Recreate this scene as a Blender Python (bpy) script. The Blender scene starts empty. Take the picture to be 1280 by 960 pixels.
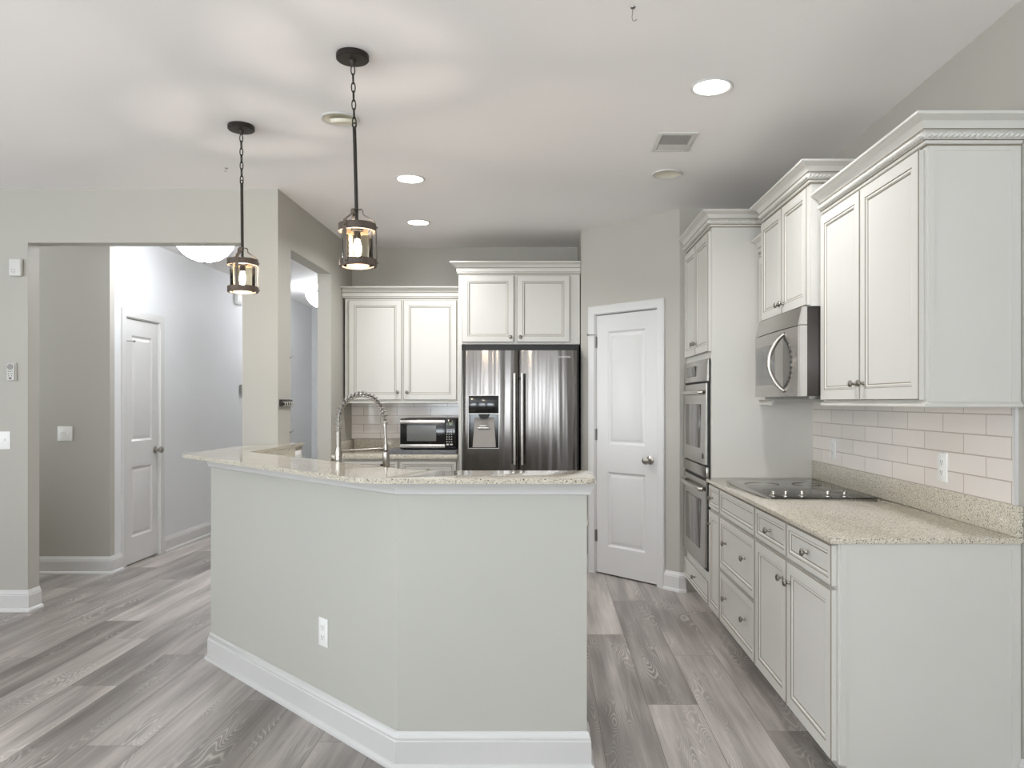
import bpy, bmesh, math, random
from math import pi, sin, cos, radians, sqrt, atan2
from mathutils import Vector, Matrix

random.seed(7)
S = bpy.context.scene
COL = S.collection

# ------------------------------------------------------------------ camera
HCAM, FPX, VPX, VPY = 1.3605, 935.0, 683.0, 502.0
cam_d = bpy.data.cameras.new('camera')
cam = bpy.data.objects.new('camera', cam_d)
COL.objects.link(cam)
cam.location = (0, 0, HCAM)
cam.rotation_euler = (pi / 2, 0, 0)
cam_d.sensor_width = 36.0
cam_d.lens = FPX / 1280 * 36.0
cam_d.shift_x = -(VPX - 640) / 1280
cam_d.shift_y = (VPY - 480) / 1280
cam_d.clip_start = 0.05
S.camera = cam

# ------------------------------------------------------------------ view, world, window fill lights
S.view_settings.view_transform = 'Standard'
S.view_settings.look = 'None'
S.view_settings.gamma = 1.0
S.view_settings.use_curve_mapping = False
S.view_settings.exposure = 0.15
S.cycles.use_denoising = True
S.cycles.max_bounces = 14
S.cycles.diffuse_bounces = 8
S.cycles.glossy_bounces = 6
S.cycles.transparent_max_bounces = 16
S.cycles.sample_clamp_indirect = 6.0
S.cycles.caustics_reflective = False
S.cycles.caustics_refractive = False

W = bpy.data.worlds.new('World')
S.world = W
W.use_nodes = True
wn = W.node_tree.nodes
wn['Background'].inputs[0].default_value = (0.90, 0.95, 1.0, 1)
wn['Background'].inputs[1].default_value = 1.2

FILL_COLOR = (0.85, 0.93, 1.0)
def area(name, loc, rot, sx, sy, power, color=FILL_COLOR, parent=None, shape='RECTANGLE', spread=pi):
    l = bpy.data.lights.new(name, 'AREA')
    l.shape = shape
    l.size = sx
    if shape in ('RECTANGLE', 'ELLIPSE'):
        l.size_y = sy
    l.energy = power
    l.color = color
    l.spread = spread
    o = bpy.data.objects.new(name, l)
    COL.objects.link(o)
    o.location = loc
    o.rotation_euler = rot
    if parent:
        o.parent = parent
    return o
# fill light added in unseen windows behind the camera and in the far side wall of the living room
REAR_Y, SIDE_X = -3.5, -6.2
REAR_WIN = [(-4.9, -3.3), (-2.5, -0.9), (-0.3, 1.3)]
SIDE_WIN = [(-2.6, -1.0), (0.2, 1.8), (5.05, 5.85)]  # last opening added to bring fill light into the hall
WIN_Z = (0.45, 2.35)
P_REAR, P_SIDE = 122.0, 122.0
TILT = radians(63)        # fill lights aimed up to brighten the ceiling
for a, b in REAR_WIN:
    area('window_daylight', ((a + b) / 2, REAR_Y - 0.02, sum(WIN_Z) / 2), (radians(90) + TILT, 0, 0), b - a, WIN_Z[1] - WIN_Z[0], P_REAR)
for a, b in SIDE_WIN:
    area('window_daylight', (SIDE_X - 0.02, (a + b) / 2, sum(WIN_Z) / 2), (radians(90) + TILT, 0, radians(-90)), b - a, WIN_Z[1] - WIN_Z[0], P_SIDE if b < 3 else P_SIDE * .55)
CAN_POWER, DOME_POWER, BULB_STRENGTH = 11.0, 6.0, 580.0

# ------------------------------------------------------------------ materials
def lin(c):
    return tuple((x / 255 / 12.92) if x / 255 <= 0.04045 else ((x / 255 + 0.055) / 1.055) ** 2.4 for x in c) + (1.0,)

def nt(name):
    m = bpy.data.materials.new(name)
    m.use_nodes = True
    t = m.node_tree
    return m, t, t.nodes['Principled BSDF']

def N(t, typ, **kw):
    n = t.nodes.new(typ)
    for k, v in kw.items():
        if k in n.inputs.keys() if hasattr(n.inputs, 'keys') else False:
            n.inputs[k].default_value = v
        else:
            setattr(n, k, v)
    return n

def paint(name, rgb, rough=0.5, var=0.03, scale=3.0, bump=0.0, bscale=200.0, metal=0.0, spec=0.5, coat=0.0):
    m, t, p = nt(name)
    tc = N(t, 'ShaderNodeTexCoord')
    nz = N(t, 'ShaderNodeTexNoise'); nz.inputs['Scale'].default_value = scale
    t.links.new(tc.outputs['Object'], nz.inputs['Vector'])
    mx = N(t, 'ShaderNodeMix', data_type='RGBA')
    c = lin(rgb)
    mx.inputs['A'].default_value = tuple(x * (1 - var) for x in c[:3]) + (1,)
    mx.inputs['B'].default_value = tuple(min(1, x * (1 + var)) for x in c[:3]) + (1,)
    t.links.new(nz.outputs['Fac'], mx.inputs['Factor'])
    t.links.new(mx.outputs['Result'], p.inputs['Base Color'])
    p.inputs['Roughness'].default_value = rough
    p.inputs['Metallic'].default_value = metal
    p.inputs['Specular IOR Level'].default_value = spec
    p.inputs['Coat Weight'].default_value = coat
    if bump:
        n2 = N(t, 'ShaderNodeTexNoise'); n2.inputs['Scale'].default_value = bscale; n2.inputs['Detail'].default_value = 3
        t.links.new(tc.outputs['Object'], n2.inputs['Vector'])
        b = N(t, 'ShaderNodeBump'); b.inputs['Strength'].default_value = bump; b.inputs['Distance'].default_value = 0.002
        t.links.new(n2.outputs['Fac'], b.inputs['Height'])
        t.links.new(b.outputs['Normal'], p.inputs['Normal'])
    return m

def emit(name, rgb, strength):
    m, t, p = nt(name)
    p.inputs['Base Color'].default_value = lin(rgb)
    p.inputs['Emission Color'].default_value = lin(rgb)
    p.inputs['Emission Strength'].default_value = strength
    return m

def math_(t, op, a, b=None, c=None):
    n = t.nodes.new('ShaderNodeMath'); n.operation = op
    for i, v in enumerate((a, b, c)):
        if v is None:
            continue
        if isinstance(v, (int, float)):
            n.inputs[i].default_value = v
        else:
            t.links.new(v, n.inputs[i])
    return n.outputs[0]

def floor_material():
    m, t, p = nt('grey_oak_planks')
    geo = N(t, 'ShaderNodeNewGeometry')
    sep = N(t, 'ShaderNodeSeparateXYZ'); t.links.new(geo.outputs['Position'], sep.inputs[0])
    X, Y = sep.outputs[0], sep.outputs[1]
    w, L = 0.2277, 1.75
    cx = math_(t, 'DIVIDE', math_(t, 'SUBTRACT', X, 0.4525), w)
    col = math_(t, 'FLOOR', cx); fx = math_(t, 'SUBTRACT', cx, col)
    wn_ = N(t, 'ShaderNodeTexWhiteNoise', noise_dimensions='1D'); t.links.new(math_(t, 'ADD', col, 57.3), wn_.inputs['W'])
    # butt joints that can be made out between the planks, by column
    joints = {0: 3.36, -1: 4.37, 1: 4.01, -12: 3.583, -11: 4.02, -10: 2.956, -13: 4.30}
    ramp = N(t, 'ShaderNodeValToRGB'); ramp.color_ramp.interpolation = 'CONSTANT'
    els = ramp.color_ramp.elements
    cols = list(range(-24, 6)); n = len(cols)
    els[0].position = 0.0; els[1].position = 1 / n
    for i in range(2, n):
        els.new(i / n)
    for i, k in enumerate(cols):
        v = (joints[k] / L) % 1.0 if k in joints else ((k * 0.381966) % 1.0)
        els[i].color = (v, v, v, 1)
    t.links.new(math_(t, 'DIVIDE', math_(t, 'ADD', col, 24.5), float(n)), ramp.inputs[0])
    ry = math_(t, 'SUBTRACT', math_(t, 'DIVIDE', Y, L), ramp.outputs[0])
    row = math_(t, 'FLOOR', ry); fy = math_(t, 'SUBTRACT', ry, row)
    cmb = N(t, 'ShaderNodeCombineXYZ'); t.links.new(col, cmb.inputs[0]); t.links.new(row, cmb.inputs[1])
    pid = N(t, 'ShaderNodeTexWhiteNoise', noise_dimensions='2D'); t.links.new(cmb.outputs[0], pid.inputs['Vector'])
    rnd = pid.outputs['Value']
    # grain coordinates, shifted for each plank
    gx = math_(t, 'ADD', X, math_(t, 'MULTIPLY', rnd, 37.0))
    gy = math_(t, 'ADD', Y, math_(t, 'MULTIPLY', rnd, 91.0))
    def gv(sx, sy):
        c = N(t, 'ShaderNodeCombineXYZ')
        t.links.new(math_(t, 'MULTIPLY', gx, sx), c.inputs[0]); t.links.new(math_(t, 'MULTIPLY', gy, sy), c.inputs[1])
        return c.outputs[0]
    fine = N(t, 'ShaderNodeTexNoise'); fine.inputs['Scale'].default_value = 1.0; fine.inputs['Detail'].default_value = 6; fine.inputs['Roughness'].default_value = .65
    t.links.new(gv(55, 2.2), fine.inputs['Vector'])
    broad = N(t, 'ShaderNodeTexNoise'); broad.inputs['Scale'].default_value = 1.0; broad.inputs['Detail'].default_value = 2
    t.links.new(gv(9, .9), broad.inputs['Vector'])
    cath = N(t, 'ShaderNodeTexNoise'); cath.inputs['Scale'].default_value = 1.0; cath.inputs['Detail'].default_value = 1.2; cath.inputs['Distortion'].default_value = 0.3
    t.links.new(gv(8.0, 1.5), cath.inputs['Vector'])
    rings = math_(t, 'PINGPONG', math_(t, 'MULTIPLY', cath.outputs['Fac'], 34.0), 0.5)
    line = math_(t, 'SUBTRACT', 1.0, math_(t, 'SMOOTH_MIN', math_(t, 'MULTIPLY', rings, 4.0), 1.0, 0.2))
    msk = N(t, 'ShaderNodeTexNoise'); msk.inputs['Scale'].default_value = 1.0; msk.inputs['Detail'].default_value = 1
    t.links.new(gv(6.0, 1.6), msk.inputs['Vector'])
    mask = N(t, 'ShaderNodeMapRange'); mask.inputs['From Min'].default_value = .50; mask.inputs['From Max'].default_value = .68
    t.links.new(msk.outputs['Fac'], mask.inputs['Value'])
    lines = math_(t, 'MULTIPLY', math_(t, 'MAXIMUM', line, 0.0), mask.outputs[0])
    v = math_(t, 'ADD', math_(t, 'MULTIPLY', math_(t, 'SUBTRACT', fine.outputs['Fac'], .5), .55),
              math_(t, 'MULTIPLY', math_(t, 'SUBTRACT', broad.outputs['Fac'], .5), 1.0))
    v = math_(t, 'ADD', v, math_(t, 'MULTIPLY', math_(t, 'SUBTRACT', rnd, .5), .42))
    v = math_(t, 'ADD', v, .50)
    cr = N(t, 'ShaderNodeValToRGB')
    cr.color_ramp.elements[0].position = .15; cr.color_ramp.elements[0].color = lin((104, 97, 92))
    cr.color_ramp.elements[1].position = .85; cr.color_ramp.elements[1].color = lin((200, 192, 186))
    e = cr.color_ramp.elements.new(.5); e.color = lin((150, 143, 138))
    t.links.new(v, cr.inputs[0])
    mx = N(t, 'ShaderNodeMix', data_type='RGBA'); mx.inputs['B'].default_value = lin((222, 216, 210))
    t.links.new(cr.outputs[0], mx.inputs['A']); t.links.new(math_(t, 'MULTIPLY', lines, .55), mx.inputs['Factor'])
    ex = math_(t, 'MINIMUM', fx, math_(t, 'SUBTRACT', 1.0, fx))
    ey = math_(t, 'MULTIPLY', math_(t, 'MINIMUM', fy, math_(t, 'SUBTRACT', 1.0, fy)), L / w)
    seam = math_(t, 'LESS_THAN', math_(t, 'MINIMUM', ex, ey), .0065)
    mx2 = N(t, 'ShaderNodeMix', data_type='RGBA'); mx2.inputs['B'].default_value = lin((84, 76, 70))
    t.links.new(mx.outputs['Result'], mx2.inputs['A']); t.links.new(math_(t, 'MULTIPLY', seam, .75), mx2.inputs['Factor'])
    t.links.new(mx2.outputs['Result'], p.inputs['Base Color'])
    p.inputs['Roughness'].default_value = .36
    b = N(t, 'ShaderNodeBump'); b.inputs['Strength'].default_value = .25; b.inputs['Distance'].default_value = .0015
    t.links.new(math_(t, 'SUBTRACT', math_(t, 'MULTIPLY', fine.outputs['Fac'], .4), seam), b.inputs['Height'])
    t.links.new(b.outputs['Normal'], p.inputs['Normal'])
    return m

def quartz_material(name, base, rough=.07):
    m, t, p = nt(name)
    tc = N(t, 'ShaderNodeNewGeometry')
    def vor(scale):
        v = N(t, 'ShaderNodeTexVoronoi'); v.inputs['Scale'].default_value = scale
        t.links.new(tc.outputs['Position'], v.inputs['Vector'])
        s = N(t, 'ShaderNodeSeparateColor'); t.links.new(v.outputs['Color'], s.inputs[0])
        return v, s
    v1, s1 = vor(290.0)
    v2, s2 = vor(175.0)
    cr = N(t, 'ShaderNodeValToRGB'); cr.color_ramp.interpolation = 'CONSTANT'
    b = base
    stops = [(0, tuple(int(x * .62) for x in b)), (.06, tuple(int(x * .80) for x in b)), (.18, tuple(int(x * .93) for x in b)),
             (.42, b), (.74, tuple(min(255, int(x * 1.04)) for x in b)), (.92, tuple(min(255, int(x * 1.10)) for x in b))]
    el = cr.color_ramp.elements
    el[0].position = 0; el[0].color = lin(stops[0][1]); el[1].position = stops[1][0]; el[1].color = lin(stops[1][1])
    for pos, c in stops[2:]:
        e = el.new(pos); e.color = lin(c)
    t.links.new(s1.outputs[0], cr.inputs[0])
    dark = math_(t, 'MULTIPLY', math_(t, 'LESS_THAN', s2.outputs[1], .045), math_(t, 'LESS_THAN', v2.outputs['Distance'], .42))
    mx = N(t, 'ShaderNodeMix', data_type='RGBA'); mx.inputs['B'].default_value = lin((62, 56, 50))
    t.links.new(cr.outputs[0], mx.inputs['A']); t.links.new(dark, mx.inputs['Factor'])
    t.links.new(mx.outputs['Result'], p.inputs['Base Color'])
    p.inputs['Roughness'].default_value = rough
    return m

def tile_material(name, axis, x0, z0, flip):
    m, t, p = nt(name)
    geo = N(t, 'ShaderNodeNewGeometry')
    sep = N(t, 'ShaderNodeSeparateXYZ'); t.links.new(geo.outputs['Position'], sep.inputs[0])
    a = math_(t, 'MULTIPLY', math_(t, 'SUBTRACT', sep.outputs[axis], x0), flip)
    c = N(t, 'ShaderNodeCombineXYZ'); t.links.new(math_(t, 'ADD', a, 30.0), c.inputs[0]); t.links.new(math_(t, 'ADD', math_(t, 'SUBTRACT', sep.outputs[2], z0), 1.56), c.inputs[1])
    br = N(t, 'ShaderNodeTexBrick')
    br.offset = 0.5; br.squash = 1.0
    br.inputs['Scale'].default_value = 1.0
    br.inputs['Mortar Size'].default_value = .0028
    br.inputs['Mortar Smooth'].default_value = .3
    br.inputs['Brick Width'].default_value = .30
    br.inputs['Row Height'].default_value = .078
    br.inputs['Bias'].default_value = 0.0
    br.inputs['Color1'].default_value = lin((226, 219, 213))
    br.inputs['Color2'].default_value = lin((234, 227, 221))
    br.inputs['Mortar'].default_value = lin((192, 182, 173))
    t.links.new(c.outputs[0], br.inputs['Vector'])
    t.links.new(br.outputs['Color'], p.inputs['Base Color'])
    p.inputs['Roughness'].default_value = .12
    nz = N(t, 'ShaderNodeTexNoise'); nz.inputs['Scale'].default_value = 9.0; nz.inputs['Detail'].default_value = 2
    t.links.new(geo.outputs['Position'], nz.inputs['Vector'])
    h = math_(t, 'SUBTRACT', math_(t, 'MULTIPLY', nz.outputs['Fac'], .5), br.outputs['Fac'])
    b = N(t, 'ShaderNodeBump'); b.inputs['Strength'].default_value = .5; b.inputs['Distance'].default_value = .003
    t.links.new(h, b.inputs['Height']); t.links.new(b.outputs['Normal'], p.inputs['Normal'])
    return m

def steel_material(name, rgb, rough, wob=0.0, axis_scale=(60, 60, 1.0)):
    m, t, p = nt(name)
    p.inputs['Metallic'].default_value = 1.0
    tc = N(t, 'ShaderNodeTexCoord')
    mp = N(t, 'ShaderNodeMapping'); mp.inputs['Scale'].default_value = axis_scale
    t.links.new(tc.outputs['Object'], mp.inputs['Vector'])
    nz = N(t, 'ShaderNodeTexNoise'); nz.inputs['Scale'].default_value = 6.0; nz.inputs['Detail'].default_value = 4
    t.links.new(mp.outputs[0], nz.inputs['Vector'])
    mr = N(t, 'ShaderNodeMapRange'); mr.inputs['To Min'].default_value = rough * (.75 if wob else .92); mr.inputs['To Max'].default_value = rough * (1.3 if wob else 1.1)
    t.links.new(nz.outputs['Fac'], mr.inputs['Value']); t.links.new(mr.outputs[0], p.inputs['Roughness'])
    c = lin(rgb)
    mx = N(t, 'ShaderNodeMix', data_type='RGBA')
    mx.inputs['A'].default_value = tuple(x * .97 for x in c[:3]) + (1,); mx.inputs['B'].default_value = tuple(min(1, x * 1.03) for x in c[:3]) + (1,)
    t.links.new(nz.outputs['Fac'], mx.inputs['Factor']); t.links.new(mx.outputs['Result'], p.inputs['Base Color'])
    if wob:
        mp2 = N(t, 'ShaderNodeMapping'); mp2.inputs['Scale'].default_value = (11, 11, .35)
        t.links.new(tc.outputs['Object'], mp2.inputs['Vector'])
        n2 = N(t, 'ShaderNodeTexNoise'); n2.inputs['Scale'].default_value = 1.0; n2.inputs['Detail'].default_value = 1
        t.links.new(mp2.outputs[0], n2.inputs['Vector'])
        b = N(t, 'ShaderNodeBump'); b.inputs['Strength'].default_value = wob; b.inputs['Distance'].default_value = .02
        t.links.new(n2.outputs['Fac'], b.inputs['Height']); t.links.new(b.outputs['Normal'], p.inputs['Normal'])
    return m

def glass_material(name, tint=(255, 250, 238)):
    m, t, p = nt(name)
    out = t.nodes['Material Output']
    tr = N(t, 'ShaderNodeBsdfTransparent'); tr.inputs[0].default_value = lin(tint)
    gl = N(t, 'ShaderNodeBsdfGlossy'); gl.inputs['Roughness'].default_value = .03
    fr = N(t, 'ShaderNodeFresnel'); fr.inputs['IOR'].default_value = 1.35
    mx = N(t, 'ShaderNodeMixShader')
    t.links.new(fr.outputs[0], mx.inputs[0]); t.links.new(tr.outputs[0], mx.inputs[1]); t.links.new(gl.outputs[0], mx.inputs[2])
    t.links.new(mx.outputs[0], out.inputs['Surface'])
    return m

M = {}
M['wall'] = paint('greige_wall_paint', (177, 174, 166), .6, .012, 1.5, .05, 350)
M['island'] = paint('grey_green_island_paint', (186, 185, 177), .55, .012, 2.0, .05, 350)
M['ceiling'] = paint('ceiling_paint', (243, 241, 241), .7, .012, 1.2, .05, 300)
M['hall'] = paint('pale_grey_hall_paint', (219, 220, 221), .6, .012, 1.5, .05, 350)
M['trim'] = paint('white_trim_enamel', (209, 208, 206), .3, .01, 4)
M['cab'] = paint('cream_cabinet_paint', (205, 203, 197), .36, .02, 5)
M['glaze_and_shade'] = paint('brown_glaze_and_shade_line', (128, 118, 102), .45, .15, 30)  # glaze in panel grooves, also painted shade lines on front rims and crown
M['dark'] = paint('shadow_gap_dark', (52, 47, 42), .6, .1, 20)
M['floor'] = floor_material()
M['quartz'] = quartz_material('speckled_beige_quartz', (203, 196, 180))
M['granite'] = quartz_material('dark_grey_granite', (112, 112, 115), .3)
M['steel'] = steel_material('fridge_steel', (108, 104, 101), .17, .6)
M['steel2'] = steel_material('brushed_steel', (186, 182, 176), .26, 0, (2, 60, 60))
M['nickel'] = steel_material('satin_nickel', (168, 163, 156), .3)
M['pewter'] = steel_material('pewter_knob_metal', (142, 136, 128), .3)
M['hinge'] = steel_material('hinge_steel', (140, 138, 134), .35)
M['black'] = paint('black_plastic', (20, 20, 20), .55, .1, 20)
M['gloss'] = paint('black_gloss_glass', (14, 14, 15), .12, .05, 10, spec=.6)
M['ovenglass'] = paint('smoked_oven_glass', (104, 101, 97), .14, .05, 10, spec=.7)
M['mwglass'] = paint('grey_microwave_window', (96, 96, 93), .15, .08, 60)
M['cooktop'] = paint('dark_ceramic_glass', (52, 49, 45), .05, .05, 20, spec=.6)
M['hoodside'] = steel_material('dark_grey_metal', (74, 70, 67), .42)
M['silver'] = paint('silver_plastic', (190, 187, 182), .3, .03, 20, metal=.4)
M['paddle'] = paint('warm_grey_plastic', (150, 143, 137), .35, .03, 20)
M['plate'] = paint('white_plastic_plate', (236, 236, 234), .3, .01, 20)
M['plate2'] = paint('pale_grey_plastic', (206, 204, 199), .4, .01, 20)
M['slot'] = paint('outlet_slot_dark', (70, 68, 66), .5, .05, 20)
M['bronze'] = paint('dark_bronze', (50, 45, 41), .45, .2, 25, metal=.5)
M['strap'] = paint('bronzed_strap', (90, 79, 67), .5, .2, 25)
M['wood'] = paint('weathered_wood_ring', (78, 66, 56), .55, .3, 40)
M['glass'] = glass_material('clear_glass')
M['bulb'] = emit('warm_bulb', (255, 241, 226), BULB_STRENGTH)
M['can'] = emit('downlight_lens', (255, 247, 236), 9.0)
M['dome'] = emit('frosted_dome_glass', (246, 250, 255), 25.0)
M['display'] = emit('green_display', (190, 225, 165), .3)
M['canoff'] = paint('unlit_downlight', (226, 222, 205), .5, .02, 20)
M['vent'] = paint('vent_grille_grey', (146, 143, 140), .6, .05, 20)
M['label'] = paint('light_lettering', (225, 225, 225), .4, .02, 20)
M['tile_r'] = tile_material('beige_subway_tile', 1, 3.959, 1.002, -1)
M['tile_b'] = tile_material('beige_subway_tile_rear', 0, -1.336, 1.002, 1)

# ------------------------------------------------------------------ mesh helpers
def bm_():
    return bmesh.new()

def box(bm, x0, x1, y0, y1, z0, z1, mi=0, bev=0.0, seg=2):
    vs = [bm.verts.new((x, y, z)) for x in (x0, x1) for y in (y0, y1) for z in (z0, z1)]
    idx = [(0, 1, 3, 2), (4, 6, 7, 5), (0, 4, 5, 1), (2, 3, 7, 6), (0, 2, 6, 4), (1, 5, 7, 3)]
    fs = [bm.faces.new([vs[i] for i in f]) for f in idx]
    for f in fs:
        f.material_index = mi
    if bev:
        es = list({e for f in fs for e in f.edges})
        bmesh.ops.bevel(bm, geom=es, offset=bev, segments=seg, profile=.5, affect='EDGES')
    return fs

def prism(bm, pts, z0, z1, mi=0, bev=0.0):
    a = [bm.verts.new((x, y, z0)) for x, y in pts]
    b = [bm.verts.new((x, y, z1)) for x, y in pts]
    n = len(pts)
    fs = [bm.faces.new(a[::-1]), bm.faces.new(b)]
    for i in range(n):
        fs.append(bm.faces.new((a[i], a[(i + 1) % n], b[(i + 1) % n], b[i])))
    for f in fs:
        f.material_index = mi
    if bev:
        es = list(fs[0].edges) + list(fs[1].edges)
        bmesh.ops.bevel(bm, geom=es, offset=bev, segments=2, profile=.5, affect='EDGES')
    return fs

def extrude_x(bm, pts, x0, x1, mi=0):
    """closed (y,z) outline pushed along x"""
    a = [bm.verts.new((x0, y, z)) for y, z in pts]
    b = [bm.verts.new((x1, y, z)) for y, z in pts]
    n = len(pts)
    fs = [bm.faces.new(a), bm.faces.new(b[::-1])]
    for i in range(n):
        fs.append(bm.faces.new((a[i], b[i], b[(i + 1) % n], a[(i + 1) % n])))
    for f in fs:
        f.material_index = mi

def lathe(bm, prof, mat=Matrix(), seg=24, mi=0, caps=True):
    rings = []
    for r, z in prof:
        if r < 1e-6:
            rings.append([bm.verts.new(mat @ Vector((0, 0, z)))])
        else:
            rings.append([bm.verts.new(mat @ Vector((r * cos(2 * pi * i / seg), r * sin(2 * pi * i / seg), z))) for i in range(seg)])
    for a, b in zip(rings, rings[1:]):
        for i in range(seg):
            j = (i + 1) % seg
            if len(a) == 1 and len(b) == 1:
                continue
            if len(a) == 1:
                f = bm.faces.new((a[0], b[j], b[i]))
            elif len(b) == 1:
                f = bm.faces.new((a[i], a[j], b[0]))
            else:
                f = bm.faces.new((a[i], a[j], b[j], b[i]))
            f.material_index = mi
    if caps:
        for r in (rings[0], rings[-1]):
            if len(r) > 1:
                f = bm.faces.new(r); f.material_index = mi

def tube(bm, pts, r, seg=8, mi=0, closed=False, flat=None):
    """round (or flat = (half width, half thickness), up hint) bar along a polyline"""
    P = [Vector(p) for p in pts]
    n = len(P)
    T = []
    for i in range(n):
        if closed:
            d = P[(i + 1) % n] - P[i - 1]
        else:
            d = P[min(i + 1, n - 1)] - P[max(i - 1, 0)]
        T.append(d.normalized())
    up = Vector((0, 0, 1)) if abs(T[0].z) < .9 else Vector((0, 1, 0))
    nrm = (up - T[0] * up.dot(T[0])).normalized()
    rings = []
    for i in range(n):
        if i:
            nrm = nrm - T[i] * nrm.dot(T[i])
            nrm.normalize()
        b = T[i].cross(nrm)
        ri = r[i] if isinstance(r, (list, tuple)) else r
        rings.append([bm.verts.new(P[i] + (nrm * cos(2 * pi * k / seg) + b * sin(2 * pi * k / seg)) * ri) for k in range(seg)])
    m = n if closed else n - 1
    for i in range(m):
        a, b = rings[i], rings[(i + 1) % n]
        for k in range(seg):
            f = bm.faces.new((a[k], a[(k + 1) % seg], b[(k + 1) % seg], b[k])); f.material_index = mi
    if not closed:
        for rr in (rings[0], rings[-1]):
            f = bm.faces.new(rr); f.material_index = mi

def strap(bm, pts, side, w, th, mi=0):
    """flat strip: pts along it, side = unit vector across its width"""
    P = [Vector(p) for p in pts]; side = Vector(side)
    rings = []
    for i, p in enumerate(P):
        d = (P[min(i + 1, len(P) - 1)] - P[max(i - 1, 0)]).normalized()
        nn = d.cross(side).normalized()
        rings.append([bm.verts.new(p + side * a * w / 2 + nn * b * th / 2) for a, b in ((-1, -1), (1, -1), (1, 1), (-1, 1))])
    for a, b in zip(rings, rings[1:]):
        for k in range(4):
            f = bm.faces.new((a[k], a[(k + 1) % 4], b[(k + 1) % 4], b[k])); f.material_index = mi
    for rr in (rings[0], rings[-1]):
        f = bm.faces.new(rr); f.material_index = mi

def path_offsets(path):
    """mitred right-hand normals of an open (x,y) path"""
    out = []
    n = len(path)
    for i in range(n):
        ns = []
        for a, b in ((i - 1, i), (i, i + 1)):
            if a < 0 or b >= n:
                continue
            dx, dy = path[b][0] - path[a][0], path[b][1] - path[a][1]
            l = sqrt(dx * dx + dy * dy)
            ns.append((dy / l, -dx / l))
        if len(ns) == 1:
            out.append(ns[0])
        else:
            sx, sy = ns[0][0] + ns[1][0], ns[0][1] + ns[1][1]
            k = 2 / (sx * sx + sy * sy)
            out.append((sx * k, sy * k))
    return out

def sweep(bm, path, prof, mi=0, mis=None):
    off = path_offsets(path)
    rings = [[bm.verts.new((x + nx * o, y + ny * o, z)) for o, z in prof] for (x, y), (nx, ny) in zip(path, off)]
    k = len(prof)
    for a, b in zip(rings, rings[1:]):
        for i in range(k):
            f = bm.faces.new((a[i], a[(i + 1) % k], b[(i + 1) % k], b[i]))
            f.material_index = mis[i] if mis else mi
    for rr in (rings[0], rings[-1]):
        f = bm.faces.new(rr); f.material_index = mi

def round_poly(pts, radii, seg=8):
    out = []
    n = len(pts)
    for i in range(n):
        p = Vector(pts[i]); a = Vector(pts[i - 1]); b = Vector(pts[(i + 1) % n]); r = radii[i]
        if r <= 0:
            out.append((p.x, p.y)); continue
        da, db = (a - p).normalized(), (b - p).normalized()
        ang = da.angle(db)
        tlen = r / math.tan(ang / 2)
        p0, p1 = p + da * tlen, p + db * tlen
        for k in range(seg + 1):
            s = k / seg
            q = p0 * (1 - s) ** 2 + p * 2 * s * (1 - s) + p1 * s ** 2
            out.append((q.x, q.y))
    return out

def rect_rings(bm, x0, x1, z0, z1, rings, fill=True, mis=None):
    """nested rectangles (inset, y); first ring is the outermost"""
    prev = None
    for k, (ins, y) in enumerate(rings):
        c = [bm.verts.new(v) for v in ((x0 + ins, y, z0 + ins), (x1 - ins, y, z0 + ins), (x1 - ins, y, z1 - ins), (x0 + ins, y, z1 - ins))]
        if prev:
            for i in range(4):
                f = bm.faces.new((prev[i], prev[(i + 1) % 4], c[(i + 1) % 4], c[i]))
                f.material_index = mis[k] if mis else 0
        prev = c
    if fill:
        f = bm.faces.new(prev); f.material_index = 0
    return prev

def obj(name, bm, mats, parent=None, smooth=True, angle=35, loc=None, rotz=0.0):
    bmesh.ops.remove_doubles(bm, verts=bm.verts, dist=1e-6)
    bmesh.ops.recalc_face_normals(bm, faces=bm.faces)
    me = bpy.data.meshes.new(name)
    bm.to_mesh(me); bm.free()
    for m in (mats if isinstance(mats, (list, tuple)) else [mats]):
        me.materials.append(M[m] if isinstance(m, str) else m)
    if smooth:
        me.shade_smooth()
        me.set_sharp_from_angle(angle=radians(angle))
    o = bpy.data.objects.new(name, me)
    COL.objects.link(o)
    if parent:
        o.parent = parent
    if loc:
        o.location = loc
    o.rotation_euler.z = rotz
    return o

def tag(o, label, cat, group=None):
    o['label'] = label; o['category'] = cat
    if group:
        o['group'] = group
    return o

def thing(name, label, cat, loc=(0, 0, 0), rotz=0.0, group=None):
    o = bpy.data.objects.new(name, None)
    o.empty_display_size = .1
    COL.objects.link(o)
    o.location = loc; o.rotation_euler.z = rotz
    return tag(o, label, cat, group)

def struct(name, bm, mats, parent=None, **kw):
    o = obj(name, bm, mats, parent, **kw)
    if not parent:
        o['kind'] = 'structure'
    return o

def struct_root(name, loc, rotz=0.0):
    o = bpy.data.objects.new(name, None)
    o.empty_display_size = .1
    COL.objects.link(o)
    o.location = loc; o.rotation_euler.z = rotz
    o['kind'] = 'structure'
    return o

def copy_tree(o, parent=None):
    c = o.copy(); COL.objects.link(c)
    if parent:
        c.parent = parent
    for ch in list(o.children):
        copy_tree(ch, c)
    return c

# ------------------------------------------------------------------ the room
CEIL, XR, YB = 2.743, 1.632, 6.71
YL, XK = 4.858, -1.744                       # wall facing the living room, kitchen side wall
HX = -3.452                                  # hallway wall with the door

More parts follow.
